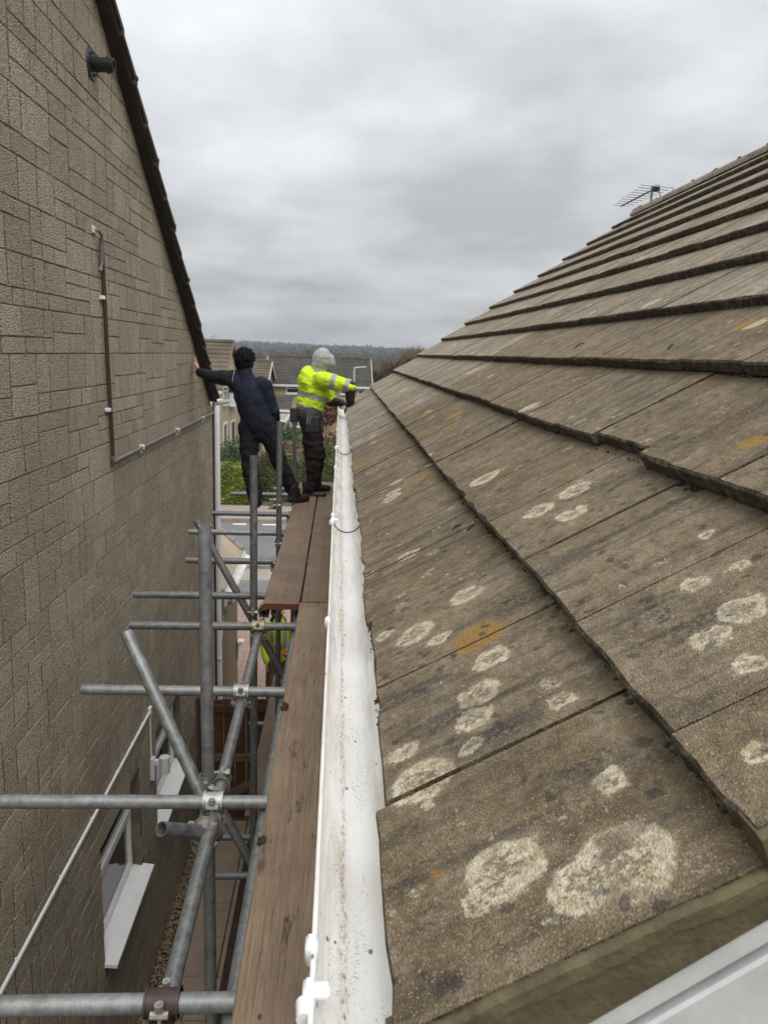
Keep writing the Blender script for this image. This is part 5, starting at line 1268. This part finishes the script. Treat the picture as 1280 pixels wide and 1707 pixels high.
hl = far_house('terraced_house', 'buff house behind the left hedge, brown tiled roof above the navy worker\'s arm', -13.0, -4.9, 32.0, 38.5, -1.50, 0.28, 'roof_a', 'cream_wall', 11, (), ((32.9, 34.0, -4.6, -3.1), (35.2, 36.6, -4.4, -3.2), (33.0, 34.2, -2.3, -1.55)), bargem='tilehung')
b = MB(); b.box((-4.86, 34.6, H - 2.5), (-4.62, 36.2, H - 1.9)); bay = b.build('bay_window', 'white', hl)
b = MB(); b.add([Wp(-4.4, 34.4, -1.9), Wp(-4.4, 36.4, -1.9), Wp(-4.9, 36.4, -1.4), Wp(-4.9, 34.4, -1.4)], [(0, 1, 2, 3)]); b.build('bay_roof', 'white_dull', bay)
h2 = far_house('terraced_house', 'middle distant house, its tiled roof between the two workers\' heads', -11.0, -3.95, 41.0, 47.0, -1.95, -0.62, 'roof_a', 'tilehung', 11, ((-5.4, -4.4, -3.4, -2.4, 2),), ((42.0, 43.0, -3.2, -2.3), (44.0, 45.2, -3.2, -2.3)))
h3 = far_house('terraced_house', 'long buff terrace with dark grey roof and white windows behind the hi-vis worker', -4.35, 1.75, 46.0, 53.0, -1.78, -0.36, 'roof_b', 'cream_wall', 18, ((-3.15, -1.55, -2.45, -1.88, 2), (-1.0, -0.45, -2.40, -1.88, 1), (0.02, 0.62, -2.40, -1.88, 1), (1.05, 1.60, -2.40, -1.88, 1), (-2.9, -1.9, -4.4, -3.4, 2)))
# low garage and porch in front of the terrace
gg = tag(empty('garage', (-2.8, 38, 0)), 'small buff garage with pale flat roof and white fascia', 'garage')
b = MB(); b.box((-3.6, 36.2, 0), (-2.62, 39.5, H - 3.22)); b.build('wall', 'cream_wall', gg)
b = MB(); b.box((-3.65, 36.05, H - 3.22), (-2.52, 39.6, H - 3.12)); b.build('flat_roof', 'concrete', gg)
b = MB(); b.box((-3.66, 36.0, H - 3.30), (-2.50, 36.045, H - 3.13)); b.box((-2.515, 36.05, H - 3.30), (-2.47, 39.6, H - 3.13)); b.build('fascia', 'white', gg)
b = MB(); b.box((-2.62, 36.25, 0), (-2.50, 36.40, H - 3.30)); b.build('post', 'white', gg)
po = tag(empty('porch', (-2.9, 42, 0)), 'tile hung porch with grey lean-to roof in front of the terrace', 'porch')
b = MB(); b.box((-3.45, 40.6, 0), (-2.75, 42.4, H - 2.95)); b.build('wall', 'tilehung', po)
b = MB(); roof_slope(b, -3.6, -2.5, 40.3, -3.0, 42.6, -2.35, 7); b.build('roof', 'roof_b', po)
b = MB(); b.box((-3.6, 40.22, H - 3.10), (-2.5, 40.28, H - 2.99)); b.build('fascia', 'white', po)

def foliage(name, shape, c, r, n, leaf, mat, parent, rg, core=0.80):
    """leaf-sized faces through the outer volume of a crown, over a smaller solid core"""
    b = MB()
    for k in range(n):
        if shape == 'box':
            a = rg.randrange(5); p = [rg.uniform(-1, 1) for _ in range(3)]
            d = 1 - abs(rg.gauss(0, 0.07))
            if a < 2: p[1] = -d
            elif a == 2: p[2] = d
            elif a == 3: p[0] = d if rg.random() < .5 else -d
            w = Vector((c[0] + p[0] * r[0], c[1] + p[1] * r[1], c[2] + p[2] * r[2]))
            w += Vector((0, noise.noise(w * 1.3) * .10, noise.noise(w * 1.1 + Vector((9, 0, 0))) * .12))
        else:
            while True:
                p = Vector([rg.uniform(-1, 1) for _ in range(3)])
                if .45 < p.length < 1: break
            lob = 1 + 0.28 * noise.noise(p * 2.2 + Vector(c))
            w = Vector((c[0] + p.x * r[0] * lob, c[1] + p.y * r[1] * lob, c[2] + p.z * r[2] * lob))
        u = Vector([rg.gauss(0, 1) for _ in range(3)]).normalized(); v = u.cross(Vector([rg.gauss(0, 1) for _ in range(3)])).normalized()
        s = leaf * rg.uniform(.6, 1.4)
        b.add([w - u * s, w + v * s * .55, w + u * s, w - v * s * .55], [(0, 1, 2, 3)])
    if core:
        if shape == 'box': b.box((c[0] - r[0] * .97, c[1] - r[1] * core, c[2] - r[2]), (c[0] + r[0] * .97, c[1] + r[1] * core, c[2] + r[2] * .88))
        else: b.lump(c, r[0] * core * .7, r[1] * core * .7, r[2] * core * .7, rg, .1)
    return b.build(name, mat, parent)
rf = random.Random(31)
hg = tag(empty('hedge', (-6.0, 27.2, 0)), 'clipped bright yellow-green hedge across the road, left of the navy worker\'s legs', 'hedge')
foliage('foliage', 'box', (-6.2, 27.3, 0.70), (3.3, 0.55, 0.68), 9000, .055, 'leaf_bright', hg, rf)
hg = tag(empty('hedge', (0.3, 27.9, 0)), 'darker olive hedge across the road, behind the workers\' legs', 'hedge')
foliage('foliage', 'box', (0.6, 28.0, 0.80), (3.4, 0.6, 0.80), 9000, .06, 'leaf_dark', hg, rf)
def shrub(label, c, r, mat, n=2200, leaf=.06):
    s = tag(empty('shrub', (c[0], c[1], 0)), label, 'shrub')
    foliage('foliage', 'ell', (c[0], c[1], c[2]), r, n, leaf, mat, s, rf, .75)
    b = MB(); b.tube((c[0], c[1], 0), (c[0], c[1], c[2]), .05, .03, 6); b.build('stem', 'bark', s)
shrub('dark green bushy shrub beside the buff house behind the left hedge', (-4.0, 29.3, 1.05), (.62, .6, 1.0), 'leaf_green')
shrub('small dark shrub low behind the left hedge by the downpipe', (-4.75, 29.4, .85), (.5, .4, .8), 'leaf_dark', 1200)
shrub('green leafy shrub in front of the garage', (-2.45, 33.6, 1.55), (.9, .6, .75), 'leaf_green')
shrub('tan dead-leaved bush below the green shrub', (-2.2, 31.2, .95), (1.1, .6, .85), 'leaf_tan', 2600)
shrub('tan dead-leaved bush right of the hi-vis worker\'s knee', (-.35, 32.6, 1.2), (.8, .6, 1.0), 'leaf_tan', 2200)
shrub('olive bush behind the hi-vis worker\'s shins', (-.7, 30.4, .95), (1.0, .6, .9), 'leaf_dark', 2600)
for (x_, y_, h_, nm_) in ((2.1, 47.5, 1.9, 'brown leafless scrub just right of the terrace end'), (3.3, 48.5, 2.2, 'brown leafless scrub under the middle bare trees'), (4.7, 49.5, 2.4, 'brown leafless scrub low behind the roof verge')):
    shrub(nm_, (x_, y_, h_), (1.0, .8, h_ * .95), 'twig', 2600, .07)
shrub('rust red bush between the hi-vis worker and the gutter', (-.75, 44.6, 1.95), (.85, .6, .75), 'leaf_red', 1600, .09)

def car(label, x, y, mat, L=4.1):
    c = tag(empty('parked_car', (x, y, 0)), label, 'car')
    prof = [(-.5, .30), (-.5, .62), (-.46, .78), (-.30, .86), (-.17, 1.30), (-.05, 1.44), (.20, 1.45), (.33, 1.32), (.44, .92), (.5, .80), (.5, .30)]
    def loft(b, pr, w0, w1):
        n = len(pr); v = []
        for s, k in ((-1, 1), (1, 1)):
            v += [(x + a * L, y + s * (w0 if z < .95 else w1), z) for a, z in pr]
        b.add(v, [tuple(range(n)), tuple(n + q for q in range(n))[::-1]] + [(q, n + q, n + (q + 1) % n, (q + 1) % n) for q in range(n)])
    b = MB(); loft(b, prof, .86, .62); b.build('body', mat, c)
    for s in (-1, 1):
        b = MB(); b.quad((x - .15 * L, y + s * .875, .97), (x + .40 * L, y + s * .875, .97), (x + .30 * L, y + s * .64, 1.30), (x - .10 * L, y + s * .64, 1.30)); b.build('side_window', 'glass', c)
    for wx in (-.32, .31):
        for s in (-1, 1):
            b = MB(); b.tube((x + wx * L, y + s * .70, .31), (x + wx * L, y + s * .885, .31), .31, seg=18); w = b.build('wheel', 'black', c)
            b = MB(); b.tube((x + wx * L, y + s * .886, .31), (x + wx * L, y + s * .895, .31), .19, seg=14); b.build('rim', 'galv', w)
    return c
car('dark car parked beyond the hedge beside the hi-vis worker', 1.0, 42.2, 'car_dark')
car('slate grey car mostly hidden behind the left hedge', -4.9, 30.6, 'car_grey')

def lamp(label, x, y, zt, arm):
    l = tag(empty('street_lamp', (x, y, 0)), label, 'street lamp', 'street lamps')
    b = MB(); b.tube((x, y, 0), (x, y, H + zt), .075, .055, 10); b.build('post', 'lamp_post', l)
    b = MB(); b.tube((x, y, H + zt - .03), (x + arm, y, H + zt + .02), .045, seg=8); b.build('arm', 'lamp_post', l)
    b = MB(); b.box((x + arm * .8, y - .1, H + zt - .02), (x + arm * 1.5, y + .1, H + zt + .07), bev=.02); b.build('lantern', 'lamp_post', l)
lamp('pale street lamp right of the hi-vis worker\'s elbow', .72, 40.5, -.72, .42)
lamp('thin street lamp above the left roof', -9.75, 60, .92, .28)
ae = tag(empty('television_aerial', (-7.0, 50, H)), 'distant television aerial on the skyline left of the navy worker\'s head', 'aerial')
b = MB(); b.tube(Wp(-6.95, 50, -1.0), Wp(-6.95, 50, .55), .025, seg=6); b.build('mast', 'black', ae)
b = MB(); b.tube(Wp(-7.1, 50, .42), Wp(-6.6, 50, .38), .02, seg=6); b.lump(tuple(Wp(-7.0, 50, .40)), .10, .06, .06, rf, .2); b.build('boom', 'black', ae)
for k in range(3): b = MB(); b.tube(Wp(-7.1 + .22 * k, 50, .25), Wp(-7.1 + .22 * k, 50, .60), .012, seg=5); b.build('rod', 'lead', ae)

def bare_tree(label, x, y, h, spread, seed, twigs=900, up=0.7, cat='tree'):
    rg = random.Random(seed); t = tag(empty('bare_tree', (x, y, 0)), label, cat, 'bare winter trees')
    tr = MB(); tw = MB()
    tips = []
    def grow(p, d, L, r, lev):
        q = p + d * L
        tr.path([p, (p + q) / 2 + Vector((rg.gauss(0, 1), rg.gauss(0, 1), 0)) * L * .04, q], [r, r * .85, r * .65], 5)
        if lev == 0: tips.append((q, d, L)); return
        for k in range(rg.choice([2, 3, 3])):
            dd_ = (d + Vector((rg.gauss(0, 1), rg.gauss(0, 1), rg.gauss(0, .5) + up)) * .42 * spread).normalized()
            grow(p.lerp(q, rg.uniform(.55, 1)), dd_, L * rg.uniform(.6, .85), r * .58, lev - 1)
    grow(Vector((x, y, 0)), Vector((rg.gauss(0, .05), rg.gauss(0, .05), 1)).normalized(), h * .33, h * .022, 3)
    for k in range(twigs):
        p, d, L = rg.choice(tips); p = p - d * L * rg.uniform(0, 1.2)
        dd_ = (d + Vector((rg.gauss(0, 1), rg.gauss(0, 1), rg.gauss(0, .6) + up * .6)) * .6 * spread).normalized(); l = L * rg.uniform(.4, 1.1)
        q = p + dd_ * l; _, u, w = frame_of(dd_); s = .016
        tw.add([p + u * s, p - u * s * .5 + w * s * .87, p - u * s * .5 - w * s * .87, q], [(0, 1, 3), (1, 2, 3), (2, 0, 3)])
    tr.build('trunk', 'bark', t); tw.build('crown', 'twig', t)
places = [(2.2, 50, 5.3), (2.8, 52, 5.9), (3.7, 54, 6.5), (4.5, 53, 6.8), (5.4, 55, 6.9), (6.4, 57, 7.0), (3.3, 58, 6.2), (7.2, 58, 7.2)]
nms = ['lowest bare tree, nearest the terrace end', 'second bare tree from the terrace end', 'third bare tree from the terrace end, twigs above the skyline', 'fourth bare tree from the terrace end', 'fifth bare tree from the terrace, above the roof verge', 'second from last bare tree above the roof verge', 'brown bare tree behind the second and third bare trees', 'last bare tree along the roof verge']
for (p, nme) in zip(places, nms): bare_tree(nme, p[0], p[1], p[2], 1.7, int(p[0] * 100) + 3, 4600, .45)
bare_tree('rounded bare tree on the skyline left of the grey hood', -4.6, 120, 8.2, 1.3, 5, 1500, .3)
bare_tree('bare tree on the skyline between the workers\' heads', -11.0, 110, 6.6, 1.3, 6, 1500, .3)
bare_tree('bare tree right of the navy worker\'s head, brownish', -12.5, 95, 6.2, 1.3, 8, 1500, .3)
bare_tree('bare tree on the skyline left of the navy worker\'s head', -15.5, 105, 6.6, 1.3, 9, 1200, .3)

# hills with a winter wood that reads as one mass
def hz_(x, y):
    t = max(0.0, min(1.0, (y - 160) / 620))
    return t * t * (3 - 2 * t) * (6.6 + 1.6 * noise.noise((x * .009, y * .004, 2)) - 0.010 * x) + (max(0, y - 780) * -.004)
b = MB(); nx, ny = 50, 40
for j in range(ny + 1):
    for i in range(nx + 1):
        x = -700 + 1400 * i / nx; y = 150 + 950 * j / ny; b.v.append((x, y, hz_(x, y) + .02))
for j in range(ny):
    for i in range(nx): b.f.append((j * (nx + 1) + i, j * (nx + 1) + i + 1, (j + 1) * (nx + 1) + i + 1, (j + 1) * (nx + 1) + i)); b.mi.append(0)
tag(b.build('hills', 'hill', smooth=True), kind='structure')
b = MB(); rh_ = random.Random(77)
for k in range(9000):
    y = 190 + 620 * rh_.random() ** .8; x = rh_.uniform(-.24, .24) * y
    if noise.noise((x * .02, y * .012, 7)) < -.12 and y < 600: continue
    s = rh_.uniform(0.8, 1.7) * (1 + y / 800); hh = s * rh_.uniform(.9, 1.6); zc = hz_(x, y) + hh * .8
    b.lump((x, y, zc - hh * .2), s * .7, s * .7, hh * .7, rh_, .4)
    for q in range(12):
        p = Vector((x + rh_.gauss(0, .5) * s, y + rh_.gauss(0, .5) * s, zc + rh_.gauss(-.1, .3) * hh)); l = s * .22
        b.add([p + Vector((rh_.gauss(0, 1), rh_.gauss(0, .4), rh_.gauss(0, 1))) * l for _ in range(3)], [(0, 1, 2)])
tag(b.build('distant_woodland', 'wood_far'), 'brown-green winter woodland covering the far hillside', 'woodland', kind='stuff')

# thin winter air: one even box of haze round the whole place
hb = MB(); hb.box((-3050, -100, -1.0), (3050, 4550, 26.0))
M_h = bpy.data.materials.new('thin_haze'); M_h.use_nodes = True; ht = M_h.node_tree; ht.nodes.clear()
ho = ht.nodes.new('ShaderNodeOutputMaterial'); hv = ht.nodes.new('ShaderNodeVolumePrincipled')
hv.inputs['Color'].default_value = (0.80, 0.85, 0.90, 1); hv.inputs['Density'].default_value = 0.00065; hv.inputs['Anisotropy'].default_value = 0.2
ht.links.new(hv.outputs[0], ho.inputs['Volume'])
me = bpy.data.meshes.new('haze'); me.from_pydata(hb.v, [], hb.f); me.materials.append(M_h); me.update()
tag(place(bpy.data.objects.new('haze', me)), 'thin grey haze lying over the far hillside', 'haze', kind='stuff')
